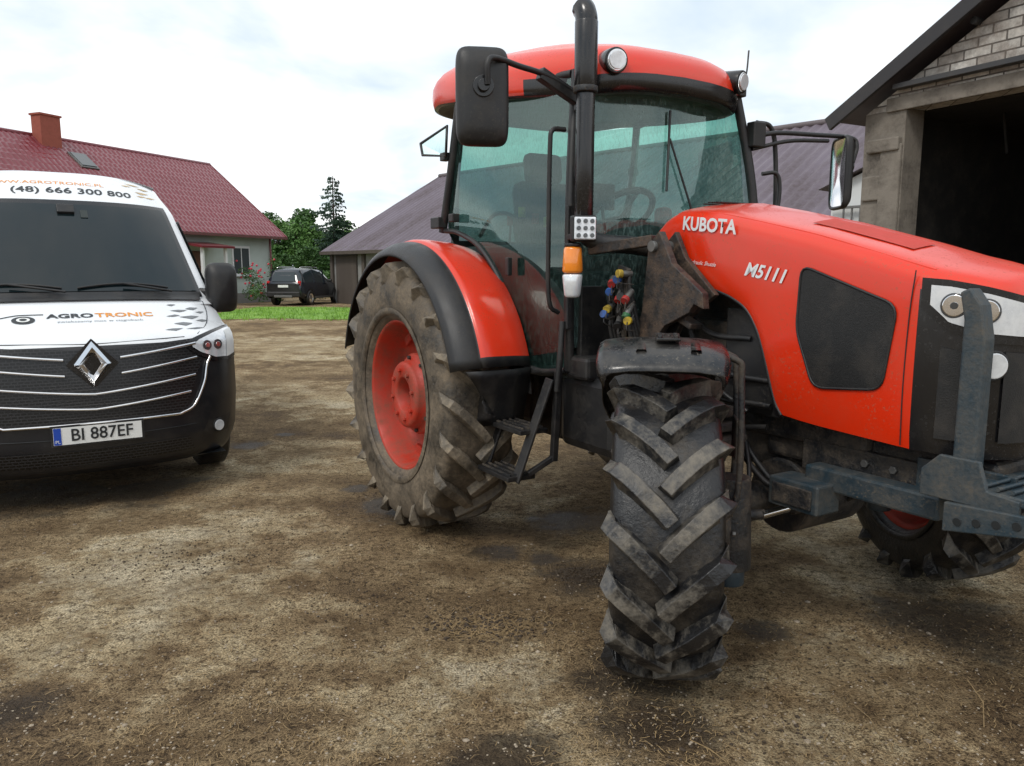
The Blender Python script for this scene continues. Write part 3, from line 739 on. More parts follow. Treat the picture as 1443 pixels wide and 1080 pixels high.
for sg in (-1, 1):
    p = V((1.27, sg * .44, 2.635)); d = V((1, sg * .25, -.12)).normalized()
    cyl('roof_lamp_shell', p - d * .10, p + d * .012, .062, BLACKG, T); cyl('roof_lamp_ring', p + d * .012, p + d * .02, .052, CHROME, T); cyl('roof_lamp_lens', p + d * .02, p + d * .026, .044, LAMPG, T)
ex = V((1.30, -.645, 0))
cyl('exhaust_stack', ex + V((0, 0, 1.86)), ex + V((0, 0, 2.50)), .046, BLACKG, T)
cyl('exhaust_upper', ex + V((0, 0, 2.46)), ex + V((0, 0, 2.78)), .056, BLACKG, T)
tube('exhaust_outlet', [ex + V((0, 0, 2.74)), ex + V((0, 0, 2.79)), ex + V((-.012, .0, 2.825)), ex + V((-.035, .0, 2.85))], .054, BLACKG, T)
tube('exhaust_elbow', [ex + V((0, 0, 1.92)), ex + V((0, .0, 1.80)), ex + V((.03, .06, 1.74)), ex + V((.14, .22, 1.72)), ex + V((.30, .36, 1.68))], .045, BLACKP, T)
cyl('exhaust_clamp', ex + V((0, 0, 2.45)), ex + V((0, 0, 2.48)), .060, CAST, T)
for z in (2.05, 2.40):
    bar('exhaust_bracket', ex + V((0, 0, z)), (1.19, -.62, z), .03, .03, BLACKP, T)
bar('lamp_bracket', (1.22, -.68, 1.30), (1.22, -.68, 1.92), .03, .03, BLACKP, T)
bar('lamp_bracket_arm', (1.22, -.68, 1.76), (1.36, -.70, 1.78), .03, .03, BLACKP, T)
bar('lamp_bracket_arm_low', (1.22, -.68, 1.60), (1.32, -.71, 1.60), .03, .03, BLACKP, T)
def lampbox(name, c, s, mat, rz=-.34, bv=.01):
    return box(name, c, s, mat, T, rot=(0, 0, rz), bevel=bv)
lampbox('work_lamp_body', (1.37, -.70, 1.80), (.05, .125, .125), BLACKP)
lampbox('work_lamp_lens', (1.40, -.71, 1.80), (.012, .108, .108), LAMPG)
for i in range(3):
    for j in range(3):
        p = V((1.40, -.71, 1.80)) + V((.33, .94, 0)) * (i - 1) * .034 + V((0, 0, (j - 1) * .034)) + V((.007, -.003, 0))
        cyl('work_lamp_led', p, p + V((.94, -.33, 0)) * .004, .011, LAMPD, T, seg=10)
cyl('indicator_lamp', (1.32, -.725, 1.585), (1.32, -.725, 1.715), .052, AMBER, T, r2=.044, bevel=.014)
cyl('position_lamp', (1.32, -.725, 1.465), (1.32, -.725, 1.582), .039, LAMPG, T, r2=.052, bevel=.014)
cyl('indicator_cap', (1.32, -.725, 1.715), (1.32, -.725, 1.73), .040, BLACKP, T)
lampbox('work_lamp_left', (1.27, .72, 1.80), (.05, .115, .115), BLACKP, .3)
cyl('indicator_lamp_left', (1.24, .75, 1.60), (1.24, .75, 1.72), .045, AMBER, T)
def mirror(sg, X, Y, Z, rz, nm):
    rows_ = []
    rm = Euler((0, 0, rz)).to_matrix()
    for k, (s, dx) in enumerate(((0, .045), (.6, .045), (.86, .035), (.98, .015), (1, -.005), (.97, -.02), (.93, -.02), (.9, -.012), (0, -.012))):
        row = []
        for i in range(40):
            a = 2 * math.pi * i / 40; c_, s_ = math.cos(a), math.sin(a)
            row.append(V((X, Y, Z)) + rm @ V((dx, .125 * s * math.copysign(abs(c_) ** .35, c_), .225 * s * math.copysign(abs(s_) ** .28, s_))))
        rows_.append(row)
    grid('mirror_shell_' + nm, rows_, [BLACKP, CHROME], T, closed=True, matfn=lambda c, i, j: 1 if i == 7 else 0)
    cyl('mirror_joint_' + nm, V((X, Y, Z)) + rm @ V((.04, 0, .04)), V((X, Y, Z)) + rm @ V((.075, 0, .04)), .028, BLACKG, T)
    cyl('mirror_joint_in_' + nm, V((X, Y, Z)) + rm @ V((.04, 0, .04)), V((X, Y, Z)) + rm @ V((.052, 0, .04)), .05, BLACKG, T)
mirror(-1, 1.17, -1.145, 2.40, R(-22), 'right')
tube('mirror_arm_right', [(1.19, -.60, 2.46), (1.20, -.80, 2.53), (1.22, -.98, 2.55), (1.25, -1.12, 2.56), (1.26, -1.165, 2.53), (1.25, -1.16, 2.44)], .014, BLACKP, T)
bar('mirror_arm_base_right', (1.18, -.60, 2.44), (1.19, -.84, 2.54), .045, .06, BLACKP, T)
mirror(1, 1.26, 1.36, 2.20, R(58), 'left')
tube('mirror_arm_left', [(1.19, .62, 2.36), (1.22, .80, 2.40), (1.26, 1.10, 2.41), (1.30, 1.38, 2.41), (1.32, 1.42, 2.36), (1.32, 1.39, 2.26)], .014, BLACKP, T)
tube('mirror_arm_left_lower', [(1.19, .64, 2.30), (1.24, .9, 2.36), (1.28, 1.2, 2.38)], .012, BLACKP, T)
box('mirror_arm_base_left', (1.2, .66, 2.38), (.06, .10, .14), BLACKP, T)
tube('left_grab_rail', [(1.16, .70, 2.46), (1.18, .80, 2.44), (1.19, .84, 2.30), (1.19, .86, 1.95), (1.17, .84, 1.62)], .014, BLACKP, T)
tube('left_grab_rail_short', [(1.22, .70, 2.16), (1.26, .78, 2.16), (1.27, .80, 2.05), (1.26, .78, 1.85)], .012, BLACKP, T)
tube('handrail_right', [(1.15, -.66, 2.30), (1.15, -.735, 2.29), (1.15, -.75, 2.2), (1.15, -.755, 1.8), (1.15, -.75, 1.45), (1.15, -.69, 1.38)], .012, BLACKP, T)
tube('antenna', [(1.15, .55, 2.62), (1.13, .63, 2.72), (1.08, .70, 2.88)], .005, BLACKP, T)
box('antenna_base', (1.15, .57, 2.62), (.05, .05, .06), BLACKP, T)
qw = [V((-.33, -.78, 2.42)), V((.02, -.76, 2.48)), V((.02, -.77, 2.30)), V((-.28, -.79, 2.34))]
mobj('vent_window', qw, [(0, 1, 2, 3)], CABGL, T)
tube('vent_window_frame', qw + [qw[0]], .009, BLACKP, T, smooth=False)
box('cab_side_beacon', (-.12, -.76, 1.90), (.12, .06, .07), BLACKP, T)
# interior
box('cab_floor', (.7, 0, 1.06), (1.0, 1.24, .06), GREYIN, T)
box('seat_cushion', (.30, 0, 1.52), (.50, .50, .14), SEATM, T, bevel=.05)
box('seat_back', (.02, 0, 1.87), (.14, .50, .64), SEATM, T, rot=(0, R(-10), 0), bevel=.06)
box('seat_head', (-.06, 0, 2.28), (.10, .28, .20), SEATM, T, rot=(0, R(-8), 0), bevel=.04)
box('seat_pedestal', (.30, 0, 1.28), (.36, .36, .36), BLACKP, T, bevel=.03)
box('rear_lower_wall', (-.35, 0, 1.55), (.04, 1.1, .5), GREYIN, T)
for s in (-1, 1):
    box('armrest_%s' % s, (.28, s * .29, 1.76), (.36, .08, .07), SEATM, T, bevel=.02)
    box('side_console_%s' % s, (.25, s * .50, 1.42), (.75, .26, .66), GREYIN, T, bevel=.05)
box('dash_column', (1.02, 0, 1.38), (.24, .40, .66), BLACKP, T, rot=(0, R(8), 0), bevel=.04)
box('dash_panel', (.99, 0, 1.78), (.22, .46, .14), BLACKP, T, rot=(0, R(-18), 0), bevel=.04)
tube('steering_column', [(.95, 0, 1.6), (.80, 0, 1.88)], .025, BLACKP, T, smooth=False)
sw = []
for i in range(33):
    a = 2 * math.pi * i / 32
    sw.append(V((.79, 0, 1.93)) + V((.78, 0, .62)) * .20 * math.cos(a) + V((0, 1, 0)) * .20 * math.sin(a))
tube('steering_wheel', sw, .019, BLACKP, T, smooth=False)
for a in (0, 120, 240):
    tube('steering_spoke', [V((.79, 0, 1.91)), V((.79, 0, 1.93)) + V((.78, 0, .62)) * .20 * math.cos(R(a)) + V((0, 1, 0)) * .20 * math.sin(R(a))], .012, BLACKP, T, smooth=False)
for i, (x, y, z, m_) in enumerate([(.55, -.45, 1.90, CAPR), (.48, -.50, 1.94, CAPY), (.60, -.40, 1.88, CAPY), (.42, -.46, 1.92, BLACKP), (.35, -.50, 1.90, CAPR)]):
    tube('lever_%d' % i, [(x - .02, y, 1.72), (x, y, z - .03)], .008, BLACKP, T, smooth=False); cyl('lever_knob_%d' % i, (x, y, z - .03), (x, y, z + .03), .022, m_, T)
box('firewall', (1.20, 0, 1.30), (.05, 1.2, .44), BLACKP, T)
box('fire_extinguisher_box', (.62, .48, 1.9), (.10, .09, .2), CAPR, T, bevel=.03)
box('monitor', (.98, -.30, 2.0), (.03, .18, .14), BLACKP, T)
tube('monitor_arm', [(1.1, -.34, 1.7), (1.02, -.32, 1.95)], .009, BLACKP, T, smooth=False)
# steps
sx0, sx1 = .80, 1.13
for x in (sx0, sx1):
    bar('step_side', (x + .02, -.74, 1.04), (x - .03, -.92, .50), .016, .07, BLACKP, T, up=(1, 0, 0))
for k, z in enumerate((.52, .76)):
    yc = -.90 + (z - .50) * .32
    box('step_%d' % k, ((sx0 + sx1) / 2 - .01, yc, z), (.33, .17, .026), BLACKP, T, bevel=.004)
    for j in range(4):
        box('step_tread_%d_%d' % (k, j), ((sx0 + sx1) / 2 - .01, yc - .06 + j * .04, z + .018), (.30, .010, .010), CAST, T, bevel=.001)
bar('step_support', (sx1 + .04, -.70, 1.08), (sx1 + .03, -.72, .60), .035, .035, BLACKP, T)
bar('step_support_low', (sx1 + .03, -.72, .62), (sx1 + .0, -.86, .54), .03, .03, BLACKP, T)
tube('step_rail', [(1.20, -.70, 1.34), (1.21, -.72, 1.15), (1.20, -.73, .98)], .016, BLACKP, T)
plate('loader_bracket', [(1.58, 1.40), (1.62, 1.72), (1.69, 1.78), (1.74, 1.70), (1.78, 1.63), (1.98, 1.50), (1.99, 1.43), (1.93, 1.45), (1.90, 1.41), (1.74, 1.34), (1.66, 1.24), (1.56, 1.10), (1.48, 1.10)], -.50, -.46, DARKST, T)
plate('loader_bracket_inner', [(1.58, 1.40), (1.62, 1.72), (1.69, 1.78), (1.76, 1.66), (1.96, 1.49), (1.74, 1.34), (1.56, 1.0), (1.46, 1.0)], -.40, -.37, DARKST, T)
box('loader_bracket_web', (1.74, -.43, 1.40), (.30, .07, .03), DARKST, T, rot=(0, R(22), 0))
box('loader_bracket_foot', (1.52, -.36, 1.05), (.22, .26, .16), DARKST, T, bevel=.01)
cyl('loader_pin', (1.66, -.52, 1.71), (1.66, -.35, 1.71), .026, GALV, T)
bar('exhaust_cross_arm', (1.30, -.60, 1.70), (1.64, -.48, 1.74), .06, .05, DARKST, T)
box('coupler_plate', (1.47, -.53, 1.45), (.15, .02, .34), CAST, T, rot=(0, R(8), R(-20)))
caps = [CAPR, CAPB, CAPY, CAPB, CAPR, CAPR, CAPY, BLACKP, CAPG, CAPB, BLACKP, CAPY]
random.seed(11)
for i in range(12):
    x = 1.42 + .075 * (i % 3) + random.uniform(-.02, .02); z = 1.59 - .07 * (i // 3) + random.uniform(-.02, .02) - (.03 if i % 3 == 0 else 0)
    p = V((x, -.545, z)); dd = V((random.uniform(-.1, .5), -.5, random.uniform(-.8, .2))).normalized()
    L1 = random.uniform(.035, .065)
    cyl('coupler_body_%d' % i, p, p + dd * L1, .016, GALV, T, seg=12); cyl('coupler_cap_%d' % i, p + dd * L1, p + dd * (L1 + .024), .020, caps[i], T, seg=12)
    tube('coupler_lanyard_%d' % i, [p + dd * .06, p + dd * .08 + V((.02, -.01, -.04)), p + V((.03, -.01, -.05))], .0025, CAST, T)
    tube('coupler_hose_%d' % i, [p + dd * .01, p + V((0, -.01, -.06)), p + V((.01, .03, -.22)), p + V((.0, .10, -.42))], .012, BLACKP, T)
box('toolbox_under_cab', (1.25, -.56, 1.10), (.20, .18, .12), BLACKP, T, bevel=.02)

# ================================================================ VAN
B = 33.0
Vn = empty('cargo_van', (-2.75, 5.04, 0), R(B - 90))
prof = [(-.12, .24), (-.04, .30), (0, .42), (.005, .56), (0, .72), (-.015, .90), (-.04, 1.04), (-.07, 1.11), (-.15, 1.17), (-.34, 1.25), (-.56, 1.33), (-.70, 1.385), (-.76, 1.41), (-1.0, 1.65), (-1.25, 1.90), (-1.47, 2.11), (-1.60, 2.21), (-1.82, 2.34), (-2.1, 2.42), (-2.5, 2.46), (-3.5, 2.47), (-5.3, 2.45)]
PC = crom([V((x, z, 0)) for x, z in prof], 210); PX = [p.x for p in PC]; PZ = [p.y for p in PC]
WT = [(.24, .90), (.45, .965), (.7, .985), (1.1, .99), (1.4, .965), (1.9, .87), (2.15, .82), (2.35, .78), (2.47, .78)]
def VSi(i, t):
    x, z = PX[i], PZ[i]
    w_ = lerpt(WT, z)
    if x < -2.1: w_ = .78
    cc_ = lerpt([(.2, .24), (1.0, .24), (1.3, .20), (2.1, .20), (2.3, .24), (2.42, .15), (2.46, 0)], z)
    if x < -2.2: cc_ = 0
    a = abs(t)
    dx = cc_ * a ** 2.3 + (.13 if z < 1.35 else .05) * a ** 11 * (1 if x > -2.2 else 0)
    zd = lerpt([(.2, 0), (1.1, .0), (1.25, .05), (1.4, .02), (2.1, .015), (2.46, .10)], z) * a ** 3
    return V((x - dx, t * w_, z - zd))
def zi(z):
    for i in range(len(PZ) - 1):
        if PZ[i] <= z <= PZ[i + 1]: return i + (z - PZ[i]) / max(1e-6, PZ[i + 1] - PZ[i])
    return len(PZ) - 1.001
def VS(off=0):
    def f(y, z):
        q = zi(z); i = int(q); u = q - i; w_ = lerpt(WT, z); t = max(-1, min(1, y / w_))
        a = VSi(i, t); b_ = VSi(i + 1, t); p = a.lerp(b_, u)
        e = .01; a2 = VSi(i, min(1, t + e)).lerp(VSi(i + 1, min(1, t + e)), u); a1 = VSi(i, max(-1, t - e)).lerp(VSi(i + 1, max(-1, t - e)), u)
        n_ = (a2 - a1).cross(b_ - a).normalized()
        if n_.x < 0: n_ = -n_
        return p + n_ * off
    return f
ts = [-1 + 2 * i / 60 for i in range(61)]
rows = [[VSi(i, t) for t in ts] for i in range(len(PX))]
def vm_(c, i, j):
    if PZ[i] < .98: return 1
    if PZ[i] < 1.10 and abs(c.y) < .80: return 1
    return 0
grid('body_front_and_roof', rows, [WHITEP, VANBLK], Vn, matfn=vm_)
for sg in (-1, 1):
    rws = []
    for i in range(0, len(PX), 2):
        p = VSi(i, sg); row = [p]
        for k in range(1, 13):
            row.append(V((p.x + (-5.45 - p.x) * k / 12, p.y, p.z)))
        rws.append(row)
    grid('body_side_%s' % sg, rws, [WHITEP, VANBLK], Vn, matfn=lambda c, i, j: 1 if c.z < .55 else 0)
mobj('rear_doors', [V((-5.45, -.97, .3)), V((-5.45, .97, .3)), V((-5.45, .78, 2.4)), V((-5.45, -.78, 2.4))], [(0, 1, 2, 3)], WHITEP, Vn)
mobj('underbody', [V((-.2, -.85, .26)), V((-.2, .85, .26)), V((-5.4, .9, .26)), V((-5.4, -.9, .26))], [(0, 1, 2, 3)], LETK, Vn)
S6, S10, S14, S18 = VS(.005), VS(.010), VS(.016), VS(.022)
patch('windscreen_surround', [(-.89, 1.40), (0, 1.40), (.89, 1.40)], [(-.76, 2.15), (0, 2.15), (.76, 2.15)], S6, BLACKG, Vn, 40, 16)
patch('windscreen', [(-.85, 1.44), (0, 1.44), (.85, 1.44)], [(-.73, 2.11), (0, 2.11), (.73, 2.11)], S10, VANGL, Vn, 40, 16)
patch('cowl_panel', [(-.85, 1.37), (0, 1.372), (.85, 1.37)], [(-.87, 1.43), (0, 1.43), (.87, 1.43)], S14, BLACKP, Vn, 40, 3)
box('mirror_sensor', S14(0, 2.06), (.04, .12, .09), BLACKP, Vn, rot=(0, R(-45), 0))
mobj('windscreen_sticker', [S14(.10 + a, 2.00 + b_) for a, b_ in ((0, 0), (.05, 0), (.05, .06), (0, .06))], [(0, 1, 2, 3)], GREYIN, Vn)
for y0, y1 in ((-.75, -.10), (.0, .62)):
    tube('wiper_blade', [S18(y0 + (y1 - y0) * k / 6, 1.455 + .03 * math.sin(k / 6 * 3.1)) for k in range(7)], .008, BLACKP, Vn)
    tube('wiper_arm', [S18(y1 + .02, 1.42) + V((.02, 0, .01)), S18((y0 + y1) / 2, 1.475) + V((.02, 0, .01))], .009, BLACKP, Vn, smooth=False)
for sg in (-1, 1):
    mobj('door_window_%s' % sg, [V((-1.05, sg * .968, 1.45)), V((-2.0, sg * .968, 1.45)), V((-2.0, sg * .863, 2.02)), V((-1.62, sg * .863, 2.02))], [(0, 1, 2, 3)], VANGL, Vn)
    for wx in (-.98, -4.35):
        vs = [V((wx, sg * .992, .34))] + [V((wx + .42 * math.cos(R(a)), sg * .992, .34 + .42 * math.sin(R(a)))) for a in range(0, 181, 10)]
        mobj('wheel_arch', vs, [(0, i, i + 1) for i in range(1, len(vs) - 1)], LETK, Vn)
        e = empty('van_wheel', (wx, sg * .88, .335)); e.parent = Vn
        revolve('tyre', [(-.11, .21), (-.115, .30), (-.09, .335), (.09, .335), (.115, .30), (.11, .21)], RUB, e, 48)
        revolve('wheel_cover', [(sg * .09, .215), (sg * .10, .19), (sg * .06, .15), (sg * .08, .06), (sg * .085, 0)], GALV, e, 32)
    cyl('axle', (-.98, 0, .335), (-.98, sg * .85, .335), .05, CAST, Vn)
def gl(z0, halfw, n=12, sag=.07):
    return [(-halfw + 2 * halfw * i / n, z0 + sag * (abs(-1 + 2 * i / n)) ** 1.2) for i in range(n + 1)]
GRM, nt, b = newmat('grille_honeycomb')
tcx = N(nt, 'ShaderNodeTexCoord'); sp5 = N(nt, 'ShaderNodeSeparateXYZ'); nt.links.new(tcx.outputs['Object'], sp5.inputs[0])
cb5 = N(nt, 'ShaderNodeCombineXYZ'); nt.links.new(sp5.outputs[1], cb5.inputs[0]); nt.links.new(sp5.outputs[2], cb5.inputs[1])
bk = N(nt, 'ShaderNodeTexBrick'); nt.links.new(cb5.outputs[0], bk.inputs['Vector']); bk.inputs['Scale'].default_value = 1
bk.inputs['Brick Width'].default_value = .034; bk.inputs['Row Height'].default_value = .020; bk.inputs['Mortar Size'].default_value = .0035
bk.inputs['Color1'].default_value = (.0015, .0015, .002, 1); bk.inputs['Color2'].default_value = (.003, .003, .003, 1); bk.inputs['Mortar'].default_value = (.020, .020, .022, 1)
nt.links.new(bk.outputs['Color'], b.inputs['Base Color']); bump(nt, b, bk.outputs['Fac'], .5, .008); b.inputs['Roughness'].default_value = .35
patch('grille_panel', gl(.60, .56, sag=.01), gl(1.075, .76, sag=.05), S6, GRM, Vn, 48, 14)
def slat(name, z, hwid, sag, r, gap=.0, mat=CHROME):
    pts = gl(z, hwid, 24, sag)
    for seg_ in ([p for p in pts if p[0] <= -gap], [p for p in pts if p[0] >= gap]):
        if len(seg_) < 2: continue
        rws = [[VS(o)(y, zz_ + dz) for y, zz_ in seg_] for o, dz in ((.004, r * .8), (.018, r), (.024, 0), (.018, -r), (.004, -r * .8))]
        grid(name, rws, mat, Vn)
slat('grille_slat_1', 1.005, .66, .075, .009, .13)
slat('grille_slat_2', .90, .66, .085, .009, .13)
slat('grille_slat_3', .79, .64, .075, .009)
slat('grille_slat_4', .69, .60, .06, .009)
for sg in (-1, 1):
    P_ = [(sg * .76, .98), (sg * .73, .92), (sg * .70, .80), (sg * .62, .65), (sg * .52, .60)]
    tube('grille_frame', [VS(.012)(*p) for p in P_], .010, CHROME, Vn)
tube('grille_frame_bottom', [VS(.012)(y, .60) for y in (-.52, -.25, 0, .25, .52)], .010, CHROME, Vn)
bc = VS(.03)(0, .985)
o_ = [(0, .15), (.110, 0), (0, -.15), (-.110, 0)]; i_ = [(0, .075), (.050, 0), (0, -.075), (-.050, 0)]
vs = [bc + V((0, a, b_)) for a, b_ in o_] + [bc + V((.028, a * .75, b_ * .75)) for a, b_ in o_] + [bc + V((.0, a, b_)) for a, b_ in i_]
fs = []
for k in range(4):
    q = (k + 1) % 4; fs += [(k, q, 4 + q, 4 + k), (4 + k, 4 + q, 8 + q, 8 + k)]
fixn(mobj('diamond_badge', vs, fs, CHROME, Vn))
vs = [bc + V((-.005, a * 1.4, b_ * 1.12)) for a, b_ in o_]
mobj('badge_back', vs, [(0, 1, 2, 3)], BLACKG, Vn)
for sg, nm in ((1, 'left'), (-1, 'right')):
    lo = [(sg * .61, 1.045), (sg * .68, .995), (sg * .80, .945), (sg * .92, .94), (sg * .978, .96)]
    up = [(sg * .60, 1.095), (sg * .68, 1.125), (sg * .80, 1.165), (sg * .92, 1.20), (sg * .978, 1.21)]
    patch('headlamp_housing_' + nm, lo, up, VS(.012), BLACKG, Vn, 28, 8)
    lo2 = [(sg * .64, 1.055), (sg * .69, 1.02), (sg * .80, .972), (sg * .91, .967), (sg * .962, .985)]
    up2 = [(sg * .635, 1.075), (sg * .69, 1.098), (sg * .80, 1.138), (sg * .91, 1.172), (sg * .962, 1.182)]
    patch('headlamp_lens_' + nm, lo2, up2, VS(.018), LAMPG, Vn, 28, 8)
    patch('drl_' + nm, [(sg * .885, .965), (sg * .955, .985)], [(sg * .90, 1.15), (sg * .968, 1.17)], VS(.023), PLATEW, Vn, 4, 4)
    for yy, zz_ in ((.74, 1.062), (.82, 1.062)):
        p = VS(.020)(sg * yy, zz_); dd = V((.9, sg * .4, .1)).normalized(); cyl('headlamp_bowl', p, p + dd * .006, .036, LAMPD, Vn); cyl('headlamp_projector', p + dd * .006, p + dd * .010, .018, CHROME, Vn)
    p = VS(.002)(sg * .80, .47); dd = V((.9, sg * .42, 0)).normalized(); cyl('fog_lamp', p - dd * .01, p + dd * .012, .04, LAMPG, Vn); cyl('fog_lamp_ring', p - dd * .01, p + dd * .008, .052, BLACKP, Vn)
    patch('fog_recess_' + nm, [(sg * .66, .40), (sg * .88, .42)], [(sg * .72, .52), (sg * .91, .54)], VS(.001), BLACKP, Vn, 8, 4)
    rws = []
    for s, dx in ((0, .10), (.5, .10), (.85, .075), (1, .03), (1, -.04), (.93, -.07), (0, -.07)):
        row = []
        for i in range(32):
            a = 2 * math.pi * i / 32; c_, s_ = math.cos(a), math.sin(a)
            row.append(V((-.92 + dx, sg * 1.04 + .12 * s * math.copysign(abs(c_) ** .5, c_), 1.46 + .20 * s * math.copysign(abs(s_) ** .45, s_))))
        rws.append(row)
    grid('wing_mirror_' + nm, rws, BLACKP, Vn, closed=True)
    bar('wing_mirror_arm_' + nm, (-1.05, sg * .88, 1.42), (-.95, sg * 1.0, 1.40), .07, .08, BLACKP, Vn, bevel=.02)
patch('lower_intake', [(-.62, .33), (0, .32), (.62, .33)], [(-.58, .43), (0, .42), (.58, .43)], VS(.004), GRM, Vn, 30, 4)
tube('bumper_seam', [VS(.001)(y, .50 + .02 * abs(y)) for y in (-.9, -.6, -.3, 0, .3, .6, .9)], .003, LETK, Vn)
tube('hood_seam', [VS(.001)(y, 1.115 + .03 * abs(y)) for y in (-.60, -.4, 0, .4, .60)], .003, LETK, Vn)
for sg in (-1, 1):
    tube('hood_side_seam', [VS(.001)(sg * .70, 1.15), VS(.001)(sg * .80, 1.22), VS(.001)(sg * .86, 1.30), VS(.001)(sg * .87, 1.37)], .003, LETK, Vn)
pb = VS(.02)(0, .535)
mobj('plate_back', [pb + V((0, a, b_)) for a, b_ in ((-.275, -.07), (.275, -.07), (.275, .07), (-.275, .07))], [(0, 1, 2, 3)], BLACKP, Vn)
mobj('plate', [pb + V((.008, a, b_)) for a, b_ in ((-.26, -.057), (.26, -.057), (.26, .057), (-.26, .057))], [(0, 1, 2, 3)], PLATEW, Vn)
mobj('plate_band', [pb + V((.011, a, b_)) for a, b_ in ((-.258, -.055), (-.215, -.055), (-.215, .055), (-.258, .055))], [(0, 1, 2, 3)], PLATEB, Vn)
text_mesh('plate_text', 'BI 887EF', .112, lambda a, b_: pb + V((.012, .022 + a * .93, b_)), LETK, Vn, bold=.0015)
text_mesh('plate_country', 'PL', .03, lambda a, b_: pb + V((.0135, -.236 + a, -.035 + b_)), PLATEW, Vn)
LL = [0]
for i in range(1, len(PX)): LL.append(LL[-1] + math.hypot(PX[i] - PX[i - 1], PZ[i] - PZ[i - 1]))
def VT(y0, z0, off=.004):
    s0 = LL[int(zi(z0))]; f = VS(off)
    def g_(a, b_):
        s = s0 + b_; i = 0
        while i < len(LL) - 2 and LL[i + 1] < s: i += 1
        u = (s - LL[i]) / (LL[i + 1] - LL[i]); z = PZ[i] + (PZ[i + 1] - PZ[i]) * u
        return f(y0 + a, z)
    return g_
text_mesh('hood_lettering', 'AGRO', .10, VT(.06, 1.285), LETK, Vn, align='RIGHT', bold=.003)
text_mesh('hood_lettering_b', 'TRONIC', .10, VT(.07, 1.285), LETO, Vn, align='LEFT', bold=.002)
text_mesh('hood_lettering_small', 'zwiekszamy moc w ciagnikach', .044, VT(.10, 1.252), DECG, Vn)
for r_, m_ in ((.062, LETK), (.036, PLATEW), (.02, LETK)):
    f = VT(-.36, 1.27, .004 + .002 * (.062 - r_) / .02)
    vs = [f(0, 0)] + [f(r_ * 1.1 * math.cos(2 * math.pi * i / 28), r_ * math.sin(2 * math.pi * i / 28)) for i in range(28)]
    mobj('hood_logo', vs, [(0, i + 1, (i + 1) % 28 + 1) for i in range(28)], m_, Vn)
f = VT(-.36, 1.27)
tube('hood_logo_tail', [f(-.16, .03), f(-.06, .075), f(.0, .085), f(.12, .085)], .003, LETK, Vn)
text_mesh('brow_lettering', '(48) 666 300 800', .125, VT(.08, 2.235), LETK, Vn, bold=.002)
text_mesh('brow_lettering_web', 'WWW.AGROTRONIC.PL', .075, VT(-.10, 2.305), LETO, Vn)
random.seed(5)
def flake(y, z, s, m_):
    f = VT(y, z, .004)
    pts = [f((a + random.uniform(-.12, .12)) * s, (b_ + random.uniform(-.1, .1)) * s) for a, b_ in ((-.6, -.1), (.1, -.3), (.7, .05), (.1, .12))]
    mobj('decal_flake', pts, [tuple(range(4))], m_, Vn)
for y, z, s in ((.54, 1.19, .10), (.62, 1.23, .12), (.70, 1.20, .10), (.58, 1.28, .09), (.70, 1.27, .12), (.78, 1.25, .09), (.64, 1.315, .09), (.74, 1.325, .08), (.80, 1.30, .06), (.60, 1.345, .06)):
    flake(y, z, s, DECG)
for y, z, s in ((.50, 2.34, .08), (.56, 2.37, .11), (.61, 2.30, .09), (.64, 2.35, .10), (.67, 2.26, .08), (.60, 2.25, .06)):
    flake(y, z, s, DECT)

# ================================================================ SUV
ang = R(77.6)
S = empty('parked_suv', (-9.85, 37.2, 0), ang)
st = [(-2.14, .55, .80, .98, .98, .80), (-2.08, .40, .86, 1.05, 1.10, .66), (-2.0, .34, .89, 1.06, 1.36, .64), (-1.8, .32, .90, 1.06, 1.60, .62), (-1.4, .32, .90, 1.05, 1.66, .62), (-.6, .30, .90, 1.04, 1.67, .62), (.1, .30, .90, 1.03, 1.64, .62), (.45, .30, .90, 1.02, 1.50, .64), (.95, .30, .90, 1.02, 1.06, .74), (1.4, .30, .90, .99, 1.02, .74), (1.9, .32, .88, .93, .95, .72), (2.1, .36, .82, .85, .86, .68), (2.16, .45, .74, .75, .76, .62)]
rows = []
for x, zb, w_, zbelt, zr, wr in st:
    pts = [(w_ * .92, zb), (w_, zb + .12), (w_ * 1.0, (zb + zbelt) / 2), (w_ * .97, zbelt - .06), (w_ * .93, zbelt), ((w_ * .93 + wr) / 2 + .03, (zbelt + zr) / 2), (wr + .04, zr - .05), (wr - .06, zr), (wr * .4, zr + .02)]
    rows.append([V((x, -y, z)) for y, z in pts] + [V((x, y, z)) for y, z in pts[::-1]])
def sm(c, i, j):
    jj = min(j, 16 - j)
    if jj in (4, 5) and 2 <= i <= 8: return 1
    if i == 7 and 5 <= j <= 11: return 1
    if jj <= 0: return 2
    return 0
grid('suv_body', rows, [CARBL, CARGL, BLACKP], S, matfn=sm, capends=True)
patch('rear_glass', [(-.58, 1.10), (.58, 1.10)], [(-.5, 1.52), (.5, 1.52)], lambda y, z: V((-2.095 + (z - 1.1) * .42 - .02, y, z)), CARGL, S, 4, 3)
